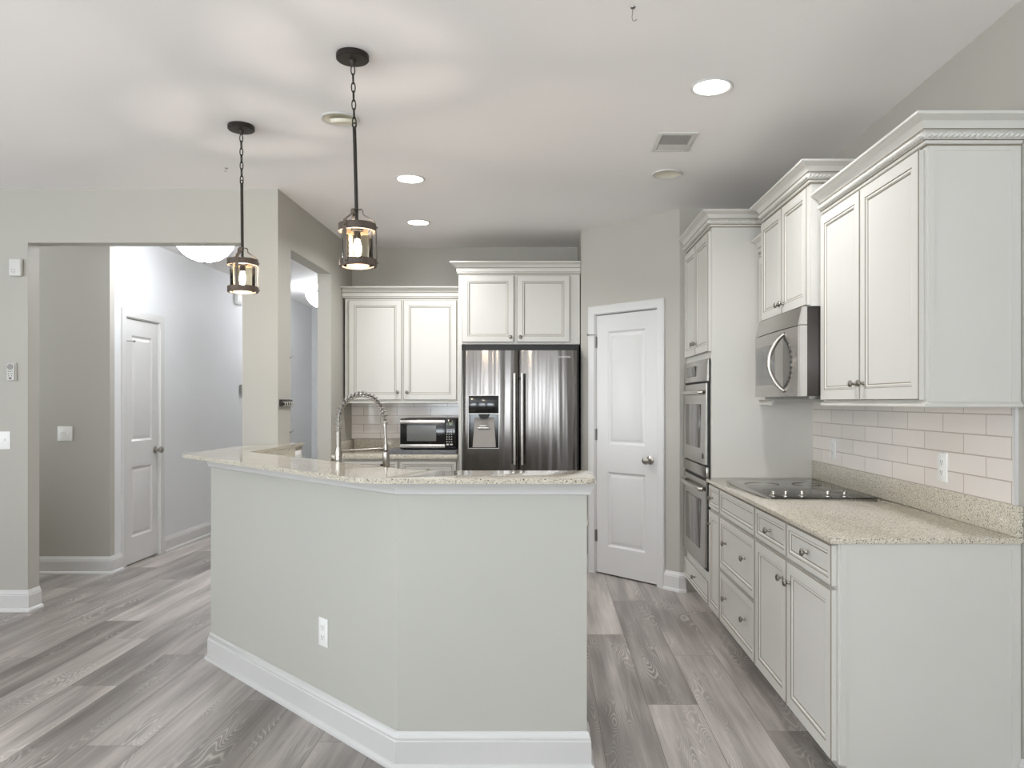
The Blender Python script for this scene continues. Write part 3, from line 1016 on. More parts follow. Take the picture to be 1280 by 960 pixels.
# ------------------------------------------------------------------ refrigerator
RX0, RX1, RYF = -.670, .245, 5.965
r = thing('refrigerator', 'stainless steel french door refrigerator with water dispenser', 'refrigerator', (RX0, RYF, 0), 0)
w = RX1 - RX0
bm = bm_(); box(bm, .004, w - .002, .062, .72, .02, 1.80); box(bm, -.004, w + .018, .10, .14, .4, 1.822)
obj('case', bm, 'black', r, smooth=False)
def bulge(x, a, b):
    s = (x - a) / (b - a) * 2 - 1
    return -.014 * (1 - abs(s) ** 2.2) + .004 * max(0, abs(s) - .93) / .07 * 3
def fridge_leaf(name, x0, x1, z0, z1, hole=None):
    bm = bm_()
    xs = sorted(set([x0 + (x1 - x0) * i / 24 for i in range(25)] + (list(hole[:2]) if hole else [])))
    zs = sorted(set([z0, z1] + (list(hole[2:]) if hole else [])))
    for a, b in zip(xs, xs[1:]):
        for c, e in zip(zs, zs[1:]):
            if hole and hole[0] - 1e-6 <= a and b <= hole[1] + 1e-6 and hole[2] - 1e-6 <= c and e <= hole[3] + 1e-6:
                continue
            ya, yb = bulge(a, x0, x1), bulge(b, x0, x1)
            bm.faces.new([bm.verts.new(v) for v in ((a, ya, c), (b, yb, c), (b, yb, e), (a, ya, e))])
    bmesh.ops.remove_doubles(bm, verts=bm.verts, dist=1e-5)
    B = .06
    for z in (z0, z1):
        for a, b in zip(xs, xs[1:]):
            bm.faces.new([bm.verts.new(v) for v in ((a, bulge(a, x0, x1), z), (b, bulge(b, x0, x1), z), (b, B, z), (a, B, z))])
    for x in (x0, x1):
        bm.faces.new([bm.verts.new(v) for v in ((x, bulge(x, x0, x1), z0), (x, B, z0), (x, B, z1), (x, bulge(x, x0, x1), z1))])
    return obj(name, bm, 'steel', r, angle=40)
xc = w / 2 - .009
hole = (.050, .290, .990, 1.408)
dl = fridge_leaf('door', 0, xc - .004, .72, 1.769, hole)
dr = fridge_leaf('door', xc + .004, w, .72, 1.769)
dz = fridge_leaf('freezer_drawer', 0, w, .06, .71)
hx0, hx1, hz0, hz1 = hole
dp = obj('dispenser', (lambda b: (box(b, hx0, hx1, .045, .058, hz0, hz1), box(b, hx0, hx0 + .006, -.008, .05, hz0, 1.268), box(b, hx1 - .006, hx1, -.008, .05, hz0, 1.268), b)[-1])(bm_()), 'gloss', dl, smooth=False)
bm = bm_(); box(bm, hx0 + .002, hx1 - .002, -.016, .045, 1.268, hz1 - .002, 0, .004); o = obj('control_panel', bm, 'gloss', dl); o['label'] = 'black glossy control panel'
bm = bm_()
for a in ((hx0 - .004, hx0, hz0 - .004, hz1 + .003), (hx1, hx1 + .004, hz0 - .004, hz1 + .003), (hx0, hx1, hz0 - .004, hz0), (hx0, hx1, hz1, hz1 + .003), (hx0, hx1, 1.262, 1.267)):
    box(bm, a[0], a[1], -.015, .01, a[2], a[3])
obj('dispenser_frame', bm, 'silver', dl, smooth=False)
bm = bm_()
pts = [(hx0 + .045, 1.235), (hx0 + .20, 1.235), (hx0 + .215, hz0 + .006), (hx0 + .03, hz0 + .006)]
vs = [bm.verts.new((x, .040 - .030 * (1 if z < 1.1 else 0), z)) for x, z in pts] + [bm.verts.new((x, .044, z)) for x, z in pts]
for f in ((0, 1, 2, 3), (7, 6, 5, 4), (0, 4, 5, 1), (1, 5, 6, 2), (2, 6, 7, 3), (3, 7, 4, 0)):
    bm.faces.new([vs[i] for i in f])
o = obj('paddle', bm, 'paddle', dl, smooth=False)
bm = bm_()
prism_pts = [(hx0 + .075, 1.262), (hx0 + .165, 1.262), (hx0 + .145, 1.222), (hx0 + .095, 1.222)]
a = [bm.verts.new((x, -.002, z)) for x, z in prism_pts]; b = [bm.verts.new((x, .044, z)) for x, z in prism_pts]
bm.faces.new(a); bm.faces.new(b[::-1])
for i in range(4):
    bm.faces.new((a[i], b[i], b[(i + 1) % 4], a[(i + 1) % 4]))
obj('spout', bm, 'black', dl, smooth=False)
bm = bm_(); box(bm, hx0 + .07, hx0 + .165, .012, .03, 1.142, 1.156, 0, .003); box(bm, hx0 + .085, hx0 + .145, .012, .03, 1.158, 1.172, 0, .003)
obj('dispenser_lever', bm, 'steel2', dl)
for door, hx in ((dl, xc - .030), (dr, xc + .030)):
    bm = bm_()
    tube(bm, [(hx, -.052, .86), (hx, -.052, 1.585)], .0115, 14)
    for z in (.90, 1.545):
        tube(bm, [(hx, -.052, z), (hx, .0, z)], .008, 10)
    obj('handle', bm, 'steel2', door)
def text_mesh(name, body, size, loc, rot, mat, parent, align='LEFT', extrude=.0004):
    cu = bpy.data.curves.new(name, 'FONT'); cu.body = body; cu.size = size; cu.align_x = align; cu.extrude = extrude
    tmp = bpy.data.objects.new(name, cu); COL.objects.link(tmp)
    dg = bpy.context.evaluated_depsgraph_get()
    me = bpy.data.meshes.new_from_object(tmp.evaluated_get(dg))
    bpy.data.objects.remove(tmp)
    me.materials.clear(); me.materials.append(M[mat])
    o = bpy.data.objects.new(name, me); COL.objects.link(o); o.parent = parent
    o.location = loc; o.rotation_euler = rot
    return o
text_mesh('lettering', 'SAMSUNG', .021, (.766, -.0125, 1.709), (pi / 2, 0, 0), 'label', dr)

# ------------------------------------------------------------------ double oven
OW = yE - yD - .064
r = thing('double_oven', 'stainless double wall oven set into the tall cream cabinet', 'oven', (FX - .012, yE - .032, 0), R)
bm = bm_(); box(bm, 0, OW, .012, .50, .318, 1.622); box(bm, .0, OW, -.006, .014, .318, 1.60)
obj('case', bm, 'black', r, smooth=False)
bm = bm_()
NC = 16
def arc_panel(bm, x0, x1, z0, z1, depth, sag):
    xs = [x0 + (x1 - x0) * i / NC for i in range(NC + 1)]
    f = lambda x: -depth - sag * (1 - ((x - x0) / (x1 - x0) * 2 - 1) ** 2)
    a = [bm.verts.new((x, f(x), z0)) for x in xs]; b = [bm.verts.new((x, f(x) + .006, z1)) for x in xs]
    a2 = [bm.verts.new((x, 0, z0)) for x in xs]; b2 = [bm.verts.new((x, 0, z1)) for x in xs]
    for i in range(NC):
        bm.faces.new((a[i], a[i + 1], b[i + 1], b[i])); bm.faces.new((b[i], b[i + 1], b2[i + 1], b2[i])); bm.faces.new((a[i], a2[i], a2[i + 1], a[i + 1]))
    bm.faces.new((a[0], b[0], b2[0], a2[0])); bm.faces.new((a[-1], a2[-1], b2[-1], b[-1]))
    return f
f = arc_panel(bm, -.012, OW + .014, 1.487, 1.622, .014, .022)
cp = obj('control_panel', bm, 'steel2', r)
bm = bm_(); box(bm, OW * .30, OW * .66, -.040, -.030, 1.522, 1.590, 0, .004); o = obj('display', bm, 'ovenglass', cp); o['label'] = 'dark glass display'
bm = bm_(); box(bm, -.008, OW + .010, -.016, 0, .890, .958, 0, .003); obj('divider_panel', bm, 'steel2', r)
for z0, z1 in ((.972, 1.474), (.338, .872)):
    bm = bm_(); arc_panel(bm, -.008, OW - .004, z0, z1, .022, .004)
    dd = obj('oven_door', bm, 'steel2', r)
    bm = bm_()
    box(bm, .13, OW - .15, -.0275, -.020, z0 + .095, z1 - .13, 0, .003)
    o = obj('window', bm, 'ovenglass', dd)
    bm = bm_()
    hz = z1 - .055
    tube(bm, [(.035, -.024, hz), (.045, -.040, hz), (OW * .25, -.052, hz), (OW * .5, -.056, hz), (OW * .75, -.052, hz), (OW - .055, -.042, hz), (OW - .045, -.024, hz)], .0135, 12)
    obj('handle', bm, 'steel2', dd)
    bm = bm_()
    if z0 > .9:
        lathe(bm, [(.0, 0), (.018, 0), (.016, .003), (0, .003)], Matrix.Translation((OW - .075, -.026, z0 + .05)) @ Matrix.Rotation(pi / 2, 4, 'X'), 20)
        obj('badge', bm, 'hinge', dd)
    else:
        bm.free()

# ------------------------------------------------------------------ built-in microwave over the cooktop
MX = 1.197
MW = 4.288 - 3.532
r = thing('range_microwave', 'stainless built-in microwave hung over the cooktop', 'microwave', (MX, 4.287, 1.384), R)
bm = bm_(); box(bm, .004, MW - .002, .030, XR - MX - .002, .004, .426, 0, .003); obj('case', bm, 'hoodside', r)
MH = .427
def mw_front(bm, x0, x1, z0, z1, tilt=0.0, sag=.012):
    xs = [x0 + (x1 - x0) * i / NC for i in range(NC + 1)]
    f = lambda x: -sag * (1 - ((x) / MW * 2 - 1) ** 2)
    a = [bm.verts.new((x, f(x), z0)) for x in xs]; b = [bm.verts.new((x, f(x) + tilt, z1)) for x in xs]
    a2 = [bm.verts.new((x, .034, z0)) for x in xs]; b2 = [bm.verts.new((x, .034, z1)) for x in xs]
    for i in range(NC):
        bm.faces.new((a[i], a[i + 1], b[i + 1], b[i])); bm.faces.new((b[i], b[i + 1], b2[i + 1], b2[i])); bm.faces.new((a[i], a2[i], a2[i + 1], a[i + 1]))
    bm.faces.new((a[0], b[0], b2[0], a2[0])); bm.faces.new((a[-1], a2[-1], b2[-1], b[-1]))
bm = bm_(); mw_front(bm, 0, MW - .026, .340, MH, .022); obj('vent_hood', bm, 'steel2', r)
bm = bm_(); mw_front(bm, 0, MW - .026, .002, .336); md = obj('door', bm, 'steel2', r)
bm = bm_(); mw_front(bm, MW - .026, MW, .002, .337, 0, .012); mw_front(bm, MW - .026, MW, .341, MH, .018, .012); o = obj('edge_trim', bm, 'silver', r)
bm = bm_(); 
def curved_plate(bm, x0, x1, z0, z1, out=.002, sag=.012):
    xs = [x0 + (x1 - x0) * i / 8 for i in range(9)]
    f = lambda x: -sag * (1 - ((x) / MW * 2 - 1) ** 2) - out
    a = [bm.verts.new((x, f(x), z0)) for x in xs]; b = [bm.verts.new((x, f(x), z1)) for x in xs]
    a2 = [bm.verts.new((x, f(x) + out, z0)) for x in xs]; b2 = [bm.verts.new((x, f(x) + out, z1)) for x in xs]
    for i in range(8):
        bm.faces.new((a[i], a[i + 1], b[i + 1], b[i])); bm.faces.new((b[i], b[i + 1], b2[i + 1], b2[i])); bm.faces.new((a[i], a2[i], a2[i + 1], a[i + 1]))
    bm.faces.new((a[0], b[0], b2[0], a2[0])); bm.faces.new((a[-1], a2[-1], b2[-1], b[-1]))
curved_plate(bm, .028, .40, .065, .275)
wnd = obj('window', bm, 'ovenglass', md)
bm = bm_(); curved_plate(bm, .060, .385, .100, .250, .003); o = obj('window_pane', bm, 'mwglass', md)
# keypad with a round outline beside the handle
bm = bm_()
pts = []
for i in range(25):
    a = -pi / 2 + pi * i / 24
    pts.append((.540 + .110 * cos(a), .168 + .128 * sin(a)))
fy = lambda x: -.012 * (1 - (x / MW * 2 - 1) ** 2)
a = [bm.verts.new((x, fy(x) - .002, z)) for x, z in pts]; b = [bm.verts.new((x, fy(x) + .001, z)) for x, z in pts]
bm.faces.new(a)
for i in range(len(pts)):
    bm.faces.new((a[i], b[i], b[(i + 1) % len(pts)], a[(i + 1) % len(pts)]))
kp = obj('keypad', bm, 'ovenglass', r, smooth=False)
bm = bm_()
for i in range(13):
    a_ = -pi / 2 + .25 + (pi - .5) * i / 12
    x, z = .540 + .104 * cos(a_), .168 + .120 * sin(a_)
    box(bm, x - .006, x + .006, fy(x) - .0045, fy(x) - .001, z - .0065, z + .0065)
obj('keypad_marking', bm, 'black', kp, smooth=False)
bm = bm_()
hp = []
for i in range(21):
    s = i / 20
    hp.append((.545 - .045 * sin(pi * s), -.012 - .058 * sin(pi * s) ** .8 if 0 < s < 1 else -.008, .030 + .285 * s))
tube(bm, hp, .0115, 12)
obj('handle', bm, 'steel2', md)
bm = bm_(); box(bm, .02, MW - .02, .05, .40, -.012, .004); obj('underside_filter', bm, 'hinge', r, smooth=False)

# ------------------------------------------------------------------ cooktop
r = thing('cooktop', 'dark glass electric cooktop set into the quartz counter', 'cooktop', (0, 0, .8945))
bm = bm_(); prism(bm, [(1.075, 3.575), (1.585, 3.575), (1.585, 4.355), (1.075, 4.355)], 0, .007, 0, .002); obj('glass_plate', bm, 'cooktop', r)
bm = bm_()
fr = [(1.030 + .018 * abs((i / 16) * 2 - 1) ** 2, 3.575 + .78 * i / 16) for i in range(17)]
prism(bm, fr + [(1.0745, 4.355), (1.0745, 3.575)], 0, .0075, 0, .0015); obj('edge_trim', bm, 'steel2', r)
bm = bm_()
for cx_, cy_, rr in ((1.20, 4.17, .09), (1.45, 4.17, .075), (1.20, 3.86, .075), (1.45, 3.87, .105)):
    lathe(bm, [(rr, .0071), (rr, .0074), (rr + .004, .0074), (rr + .004, .0071)], Matrix.Translation((cx_, cy_, 0)), 40, caps=False)
obj('burner_ring', bm, 'hinge', r)
for i, px in enumerate((967, 982.5, 1003, 1035, 1056)):
    x = (px - 683) / 935 * 3.62
    bm = bm_()
    lathe(bm, [(.021, .0072), (.021, .011), (.015, .016), (.012, .017), (.011, .022), (.0115, .030), (.009, .033), (0, .033)], Matrix.Translation((x, 3.625, 0)), 18)
    box(bm, x - .003, x + .003, 3.625 - .016, 3.625 + .016, .026, .036, 0, .002)
    obj('control_knob', bm, 'nickel', r)

# ------------------------------------------------------------------ small microwave and its board
bm = bm_(); prism(bm, round_poly([(-1.315, 6.085), (-.728, 6.085), (-.728, 6.56), (-1.315, 6.56)], [.01] * 4, 4), .9305, .963, 0, .003)
tag(obj('cutting_board', bm, 'granite'), 'dark grey granite slab lying under the small black microwave', 'cutting board')
r = thing('microwave', 'small black countertop microwave standing on a dark granite slab', 'microwave', (-1.205, 6.15, .970), 0)
w, h = .458, .252
bm = bm_(); box(bm, .0, w, .016, .36, 0, h - .002, 0, .006)
for x in (.03, w - .03):
    for y in (.05, .33):
        lathe(bm, [(.012, -.0068), (.012, 0)], Matrix.Translation((x, y, 0)), 12)
obj('case', bm, 'black', r)
bm = bm_(); box(bm, .002, .372, 0, .015, .004, h - .004, 0, .002); dd = obj('door', bm, 'gloss', r)
for z0, z1 in ((.010, .040), (h - .043, h - .012)):
    bm = bm_(); box(bm, .003, .371, -.004, .001, z0, z1, 0, .001); o = obj('trim_strip', bm, 'steel2', dd); o['label'] = 'brushed steel strip'
bm = bm_(); box(bm, .058, .298, -.001, .002, .066, .194); obj('window', bm, 'mwglass', dd, smooth=False)
bm = bm_(); box(bm, .374, w - .002, 0, .015, .004, h - .004, 0, .002); kp = obj('control_panel', bm, 'gloss', r)
bm = bm_()
for dx in (.380, .392, .408):
    pass
def seven(bm, x, z, s, segs):
    t = s * .16
    P = {'a': (x, x + s, z + 2 * s - t, z + 2 * s), 'g': (x, x + s, z + s - t / 2, z + s + t / 2), 'd': (x, x + s, z, z + t),
         'f': (x, x + t, z + s, z + 2 * s), 'b': (x + s - t, x + s, z + s, z + 2 * s), 'e': (x, x + t, z, z + s), 'c': (x + s - t, x + s, z, z + s)}
    for k in segs:
        a = P[k]; box(bm, a[0], a[1], -.0008, .0002, a[2], a[3])
seven(bm, .382, .198, .0085, 'bc'); seven(bm, .399, .198, .0085, 'bc'); seven(bm, .414, .198, .0085, 'abcdefg')
o = obj('display', bm, 'display', kp, smooth=False); o['label'] = 'green clock digits'
bm = bm_()
for i in range(6):
    for k in range(3):
        box(bm, .383 + k * .019, .391 + k * .019, -.0008, .0002, .058 + i * .020, .064 + i * .020)
for k in range(2):
    box(bm, .383 + k * .03, .403 + k * .03, -.0008, .0002, .032, .044)
obj('keypad_marking', bm, 'plate2', kp, smooth=False)

# ------------------------------------------------------------------ ceiling fittings
def can_light(px, py, lit, label):
    Y = (CEIL - HCAM) * FPX / (VPY - py); X = (px - VPX) * Y / FPX
    r = thing('recessed_light', label, 'ceiling light', (X, Y, CEIL), 0, None)
    bm = bm_()
    lathe(bm, [(.074, -.0005), (.092, -.0005), (.094, -.004), (.088, -.009), (.078, -.006), (.074, -.0005)], seg=40, caps=False)
    obj('trim_ring', bm, 'trim', r)
    bm = bm_()
    if lit:
        lathe(bm, [(0, -.008), (.04, -.0085), (.070, -.007), (.078, -.0055), (.078, -.001), (0, -.001)], seg=36)
        o = obj('lens', bm, 'can', r)
        area('downlight', (0, 0, -.013), (0, 0, 0), .15, .15, CAN_POWER, (.97, .98, 1.0), r, 'DISK', radians(150))
    else:
        lathe(bm, [(.076, -.006), (.06, -.003), (.055, -.0008), (0, -.0008)], seg=36, caps=False)
        o = obj('lens', bm, 'canoff', r)
    return r
can_light(889.5, 108, True, 'glowing recessed ceiling light closest to the large wall cabinet')
can_light(512.5, 223, True, 'glowing recessed ceiling light over the island beyond the larger pendant')
can_light(523, 277.5, True, 'glowing recessed ceiling light in front of the rear cabinets')
can_light(834, 217, False, 'unlit recessed ceiling light just past the air vent')
r = can_light(425, 148, False, 'unlit tilting recessed light hidden partly behind a pendant chain')
bm = bm_(); lathe(bm, [(.060, -.001), (.056, -.016), (.045, -.020), (.030, -.012), (0, -.010)], Matrix.Translation((.008, .012, 0)) @ Matrix.Rotation(radians(14), 4, 'X'), 30, caps=False); obj('eyeball', bm, 'canoff', r)

r = thing('air_vent', 'white rectangular air vent with grey louvres in the ceiling', 'vent', (.677, 3.98, CEIL), 0)
bm = bm_()
rr = [(0, -.0005), (.004, -.006), (.026, -.008), (.03, -.003)]
def flat_rings(bm, x0, x1, y0, y1, rings):
    prev = None
    for ins, z in rings:
        c = [bm.verts.new(v) for v in ((x0 + ins, y0 + ins, z), (x1 - ins, y0 + ins, z), (x1 - ins, y1 - ins, z), (x0 + ins, y1 - ins, z))]
        if prev:
            for i in range(4):
                bm.faces.new((prev[i], prev[(i + 1) % 4], c[(i + 1) % 4], c[i]))
        prev = c
    return prev
p = flat_rings(bm, -.105, .105, -.145, .145, rr); bm.faces.new(p)
box(bm, -.074, .074, .02, .114, -.0075, -.003)
obj('frame', bm, 'trim', r, angle=20)
bm = bm_(); box(bm, -.074, .074, -.113, .019, -.0035, -.0028); gp = obj('grille', bm, 'vent', r, smooth=False)
bm = bm_()
for i in range(9):
    y = -.108 + i * .0145
    vs = [bm.verts.new(v) for v in ((-.074, y, -.004), (.074, y, -.004), (.074, y + .009, -.009), (-.074, y + .009, -.009))]
    bm.faces.new(vs)
obj('louvre', bm, 'vent', gp, smooth=False)

def ceiling_hook(px, py, label, bent):
    Y = (CEIL - HCAM) * FPX / (VPY - py); X = (px - VPX) * Y / FPX
    bm = bm_()
    lathe(bm, [(.009, 0), (.008, -.003), (.003, -.004)], Matrix.Translation((0, 0, 0)), 14)
    tube(bm, [(0, 0, 0), (-.001, 0, -.02), (-.003, 0, -.035), (0, 0, -.046), (.006, 0, -.048), (.014, 0, -.043)] if bent else
         [(0, 0, 0), (0, 0, -.014), (-.002, 0, -.020), (-.008, 0, -.021), (-.012, 0, -.016)], .0013, 6)
    o = obj('ceiling_hook', bm, 'hinge', loc=(X, Y, CEIL - .0005))
    tag(o, label, 'hook')
ceiling_hook(791, 9, 'small thin wire hook in the ceiling over the kitchen aisle', True)
ceiling_hook(283, 210, 'tiny wire hook in the ceiling behind the smaller pendant', False)

# ------------------------------------------------------------------ pendants
def make_pendant(label, loc, tilt, spin, ztop, zbot):
    r = thing('pendant_light', label, 'pendant light', loc, 0, 'lantern pendants over the island')
    r.rotation_euler = (0, tilt, 0)
    drop = ztop                                     # height (below the ceiling, negative) of the top of the frame
    bm = bm_(); lathe(bm, [(0, 0), (.062, 0), (.064, -.004), (.064, -.020), (.060, -.024), (.014, -.026), (.010, -.034), (.006, -.046), (0, -.046)], seg=36); obj('ceiling_plate', bm, 'bronze', r)
    bm = bm_()
    z = -.044; k = 0
    while z > -.285:
        pts = []
        for i in range(16):
            a = 2 * pi * i / 16
            q = (.0075 * cos(a), 0, z - .019 + .021 * sin(a))
            pts.append((q[0], 0, q[2]) if k % 2 == 0 else (0, q[0], q[2]))
        tube(bm, pts, .0024, 6, closed=True)
        z -= .0345; k += 1
    obj('chain', bm, 'bronze', r)
    bm = bm_(); tube(bm, [(0, 0, z - .004), (0, 0, drop - .012)], .0072, 12)
    tube(bm, [(.008 * cos(2 * pi * i / 14), 0, z + .002 + .010 * sin(2 * pi * i / 14)) for i in range(14)], .0024, 6, closed=True)
    obj('rod', bm, 'bronze', r)
    R0 = .0725
    zt1 = drop - .058; zt0 = zt1 - .030               # upper ring
    zb0 = zbot; zb1 = zb0 + .028
    for a, b in ((zt0, zt1), (zb0, zb1)):
        bm = bm_()
        lathe(bm, [(R0 - .010, a), (R0, a), (R0, b), (R0 - .010, b), (R0 - .010, a)], seg=48, caps=False)
        obj('ring', bm, 'wood', r, angle=50)
    bm = bm_()
    lathe(bm, [(.022, drop - .056), (.024, drop - .060), (.024, drop - .085), (.014, drop - .088)], seg=20)
    lathe(bm, [(.013, drop - .086), (.013, drop - .118), (.010, drop - .120)], seg=18)
    tube(bm, [(0, 0, drop - .01), (0, 0, drop - .06)], .006, 10)
    obj('socket', bm, 'bronze', r)
    bm = bm_()
    for i in range(3):
        a = spin + 2 * pi * i / 3
        e = Vector((cos(a), sin(a), 0)); sd = Vector((-sin(a), cos(a), 0))
        pts = [e * .004 + Vector((0, 0, drop)), e * .020 + Vector((0, 0, drop)), e * .024 + Vector((0, 0, drop - .004)), e * .026 + Vector((0, 0, drop - .020)),
               e * (R0 - .002) + Vector((0, 0, zt1 + .006)), e * (R0 + .0015) + Vector((0, 0, zt1 - .004)), e * (R0 + .0015) + Vector((0, 0, zb0 + .004))]
        strap(bm, pts, sd, .016, .0022)
        for zz in ((zt0 + zt1) / 2, (zb0 + zb1) / 2):
            tube(bm, [e * (R0 + .002) + Vector((0, 0, zz)), e * (R0 + .008) + Vector((0, 0, zz))], .0035, 8)
    obj('strap', bm, 'strap', r, angle=30)
    bm = bm_(); lathe(bm, [(R0 - .013, zb0 + .006), (R0 - .013, zt1 - .006)], seg=40, caps=False); obj('glass_shade', bm, 'glass', r)
    bm = bm_(); zb = drop - .118
    lathe(bm, [(.006, zb), (.011, zb - .012), (.0145, zb - .030), (.0135, zb - .046), (.008, zb - .062), (.003, zb - .072), (0, zb - .074)], seg=20)
    o = obj('bulb', bm, 'bulb', r); o['label'] = 'glowing candle bulb'
    return r
make_pendant('larger looking lantern pendant hanging over the front of the island', (-.772, 2.978, CEIL), -.026, radians(-115), 2.125 - CEIL, 1.897 - CEIL)
make_pendant('farther lantern pendant hanging over the angled side of the island', (-1.529, 3.747, CEIL), -.010, radians(-88), 2.130 - CEIL, 1.908 - CEIL)

# hallway ceiling domes
def dome(loc, label):
    r = thing('dome_light', label, 'ceiling light', loc, 0, 'frosted dome lights in the hallway')
    bm = bm_(); lathe(bm, [(0, 0), (.09, 0), (.09, -.015), (.03, -.03), (.012, -.05), (.012, -.10), (0, -.10)], seg=32); obj('canopy', bm, 'nickel', r)
    bm = bm_()
    prof = [(.222, -.095), (.220, -.112), (.205, -.150), (.170, -.195), (.120, -.232), (.060, -.254), (.0, -.260)]
    lathe(bm, prof + [(.0, -.250), (.058, -.245), (.115, -.224), (.163, -.188), (.198, -.146), (.212, -.112), (.214, -.095), (.222, -.095)], seg=48, caps=False)
    obj('glass_bowl', bm, 'dome', r)
    bm = bm_(); lathe(bm, [(0, -.258), (.012, -.260), (.010, -.268), (.004, -.274), (0, -.275)], seg=16)
    tube(bm, [(0, 0, -.08), (0, 0, -.262)], .004, 8); obj('finial', bm, 'nickel', r)
    l = bpy.data.lights.new('dome_bulb', 'POINT'); l.energy = DOME_POWER; l.shadow_soft_size = .05; l.color = (.97, .985, 1.0)
    lo = bpy.data.objects.new('dome_bulb', l); COL.objects.link(lo); lo.parent = r; lo.location = (0, 0, -.075)
dome((-2.74, 6.0, CEIL), 'white glass dome light glowing in the hallway behind the wide opening')
dome((-2.68, 9.05, CEIL), 'second dome light deeper in the hall, seen through the kitchen side opening')

# ------------------------------------------------------------------ wall fittings
def outlet(loc, rotz, label, two=True, horizontal=False):
    r = thing('wall_outlet', label, 'outlet', loc, rotz)
    a, b = (.036, .059) if not horizontal else (.059, .036)
    bm = bm_(); box(bm, -a, a, -.006, -.0002, -b, b, 0, .002); pl = obj('cover_plate', bm, 'plate', r)
    for s in (-1, 1):
        bm = bm_()
        cx_, cz_ = (0, .021 * s) if not horizontal else (.021 * s, 0)
        box(bm, cx_ - .0165, cx_ + .0165, -.008, -.006, cz_ - .0145, cz_ + .0145, 0, .001)
        so = obj('socket', bm, 'plate', pl)
        bm = bm_()
        box(bm, cx_ - .0085, cx_ - .006, -.0084, -.0078, cz_ - .002, cz_ + .008); box(bm, cx_ + .006, cx_ + .0085, -.0084, -.0078, cz_ - .002, cz_ + .008)
        box(bm, cx_ - .0025, cx_ + .0025, -.0084, -.0078, cz_ - .010, cz_ - .005)
        obj('slots', bm, 'slot', pl, smooth=False)
    return r
outlet((1.622, 4.22, 1.095), R, 'white wall outlet on the tiles beside the cooktop')
outlet((1.622, 3.057, 1.092), R, 'white wall outlet on the tiles under the large wall cabinet')
iv = Vector((IP[2][0] - IP[1][0], IP[2][1] - IP[1][1])); ia = atan2(iv.y, iv.x)
s = .0
# px 405, y 790 on the angled face
den = None
tt = None
k = (405 - VPX) / FPX
# point IP1 + t*iv with x = k*y
tt = (k * IP[1][1] - IP[1][0]) / (iv.x - k * iv.y)
op = Vector(IP[1]) + iv * tt
oz = HCAM + (VPY - 790) / FPX * op.y
outlet((op.x, op.y, oz), ia, 'white outlet low on the angled face of the island')
outlet((-1.652, 4.965, 1.0), pi / 2, 'white outlet on the quartz strip below the bar end', horizontal=True)

def switch_plate(loc, rotz, label, n):
    r = thing('light_switch', label, 'light switch', loc, rotz)
    hw = .035 + .023 * (n - 1)
    bm = bm_(); box(bm, -hw, hw, -.006, -.0002, -.058, .058, 0, .002); pl = obj('cover_plate', bm, 'plate', r)
    for i in range(n):
        cx_ = (i - (n - 1) / 2) * .046
        bm = bm_(); box(bm, cx_ - .005, cx_ + .005, -.014, -.005, -.004, .012, 0, .001); obj('toggle', bm, 'plate', pl)
    return r
switch_plate(((81.5 - VPX) / FPX * 5.914, 5.914, HCAM + (VPY - 542) / FPX * 5.914), 0, 'white double light switch on the hall wall', 2)
switch_plate(((2 - VPX) / FPX * YL, YL, HCAM + (VPY - 550.5) / FPX * YL), 0, 'white light switch at the photo edge beside the wide opening', 2)

def at_left(px, py):
    return ((px - VPX) / FPX * YL, YL, HCAM + (VPY - py) / FPX * YL)
r = thing('wall_sensor', 'white rounded alarm sensor high on the wall beside the opening', 'sensor', at_left(22, 335), 0)
bm = bm_(); box(bm, -.041, .041, -.030, -.0005, -.057, .057, 0, .010, 3); ca = obj('case', bm, 'plate2', r)
bm = bm_()
for dx, dz in ((0, -.022), (-.010, -.030), (.010, -.030), (-.010, -.014), (.010, -.014), (0, -.036)):
    lathe(bm, [(.0025, 0), (.0025, .0006), (0, .0006)], Matrix.Translation((dx - .006, -.030, dz)) @ Matrix.Rotation(pi / 2, 4, 'X'), 8)
obj('speaker_holes', bm, 'slot', ca, smooth=False)
r = thing('fan_remote', 'small grey remote control clipped to the wall beside the opening', 'remote control', at_left(16.5, 465), 0)
bm = bm_(); box(bm, -.030, .028, -.012, -.0005, -.060, .060, 0, .004); ca = obj('holder', bm, 'plate2', r)
bm = bm_(); box(bm, -.027, .024, -.026, -.012, -.057, .057, 0, .008, 3); ca = obj('body', bm, 'plate2', r)
bm = bm_(); lathe(bm, [(.019, 0), (.019, .002), (.016, .003), (0, .0035)], Matrix.Translation((-.001, -.0258, .032)) @ Matrix.Rotation(pi / 2, 4, 'X'), 24); obj('dial', bm, 'vent', ca)
bm = bm_()
for dx, dz in ((-.012, .004), (0, .002), (.012, .004), (-.012, -.012), (0, -.012), (.012, -.012), (-.008, -.026), (.010, -.026)):
    lathe(bm, [(.0035, 0), (.0035, .001), (0, .0012)], Matrix.Translation((dx - .001, -.0258, dz)) @ Matrix.Rotation(pi / 2, 4, 'X'), 10)
box(bm, -.010, .008, -.0268, -.0255, -.046, -.036)
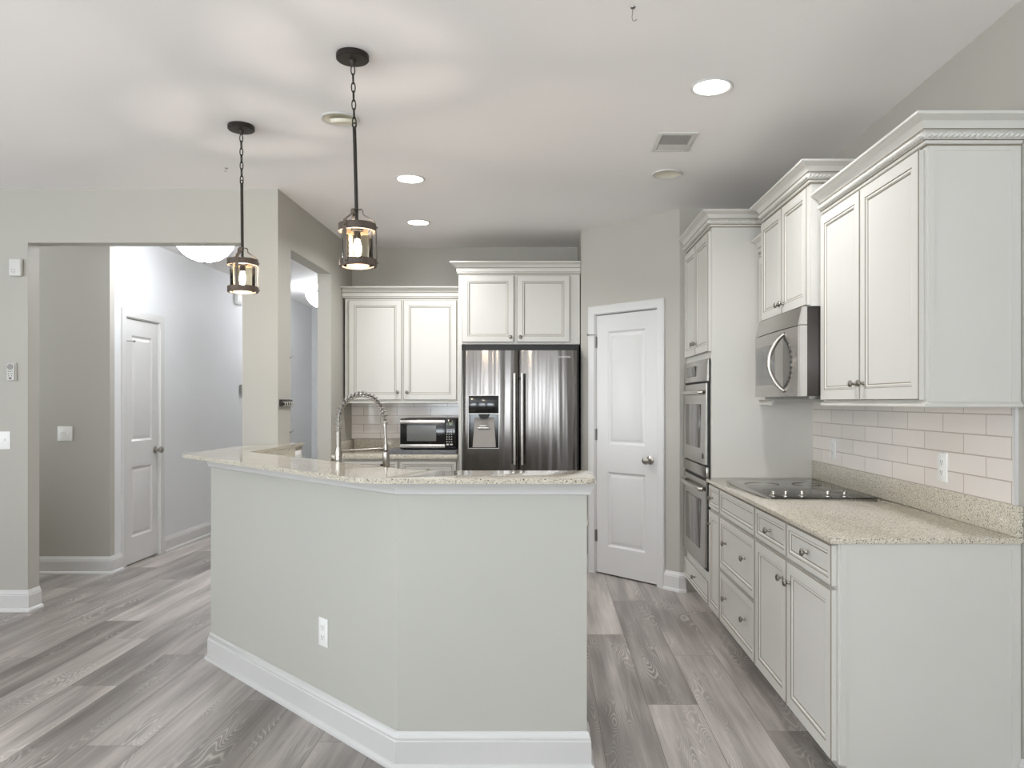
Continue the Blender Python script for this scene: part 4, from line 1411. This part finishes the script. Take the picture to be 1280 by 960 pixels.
obj('keypad', bm, 'slot', ca)

r = thing('door_chime', 'white door chime box high on the hall wall behind the smaller pendant', 'door chime', (HX, 8.36, HCAM + 128 / FPX * 8.36), pi / 2)
bm = bm_(); box(bm, -.09, .09, -.045, -.0005, -.065, .065, 0, .008); ca = obj('case', bm, 'plate', r)
bm = bm_(); box(bm, -.07, .07, -.047, -.045, -.050, .050, 0, .001); obj('cover', bm, 'plate2', ca)
r = thing('thermostat', 'slim grey thermostat on the hall wall at the opening edge', 'thermostat', (HX, 8.47, HCAM + 15 / FPX * 8.47), pi / 2)
bm = bm_(); box(bm, -.06, .06, -.028, -.0005, -.055, .055, 0, .006); ca = obj('case', bm, 'vent', r)
bm = bm_(); box(bm, -.04, .04, -.0295, -.028, -.015, .035); obj('display', bm, 'plate2', ca, smooth=False)

# key rack on the kitchen side wall
ky = (5.0, HCAM + (VPY - 503.5) / FPX * 4.98)
r = thing('key_rack', 'small dark key rack on the pale pier beside the kitchen opening', 'key rack', (XK, 4.985, ky[1]), pi / 2)
bm = bm_(); box(bm, -.105, .108, -.016, -.0005, -.022, .022, 0, .003); bd = obj('backboard', bm, 'bronze', r)
for i in range(5):
    x = -.082 + i * .042
    bm = bm_(); tube(bm, [(x, -.016, .006), (x, -.030, .004), (x, -.034, -.010), (x, -.030, -.020), (x, -.022, -.018)], .003, 8)
    o = obj('hook', bm, 'silver', bd); o['label'] = 'pale metal hook'
def coat_hook(px, py, label):
    Y = 5.10 
    Z = HCAM + (VPY - py) / FPX * Y
    bm = bm_()
    lathe(bm, [(.006, 0), (.006, .002), (.002, .003)], Matrix.Rotation(pi / 2, 4, 'X'), 12)
    tube(bm, [(0, 0, 0), (0, -.014, .0), (0, -.020, .006), (0, -.020, .014)], .0016, 6)
    o = obj('wall_hook', bm, 'hinge', loc=(XK, 5.085, Z), rotz=pi / 2)
    tag(o, label, 'hook')
coat_hook(365, 447, 'tiny metal hook on the pier edge well above the key rack')
coat_hook(366, 540, 'tiny metal hook on the pier edge below the key rack')
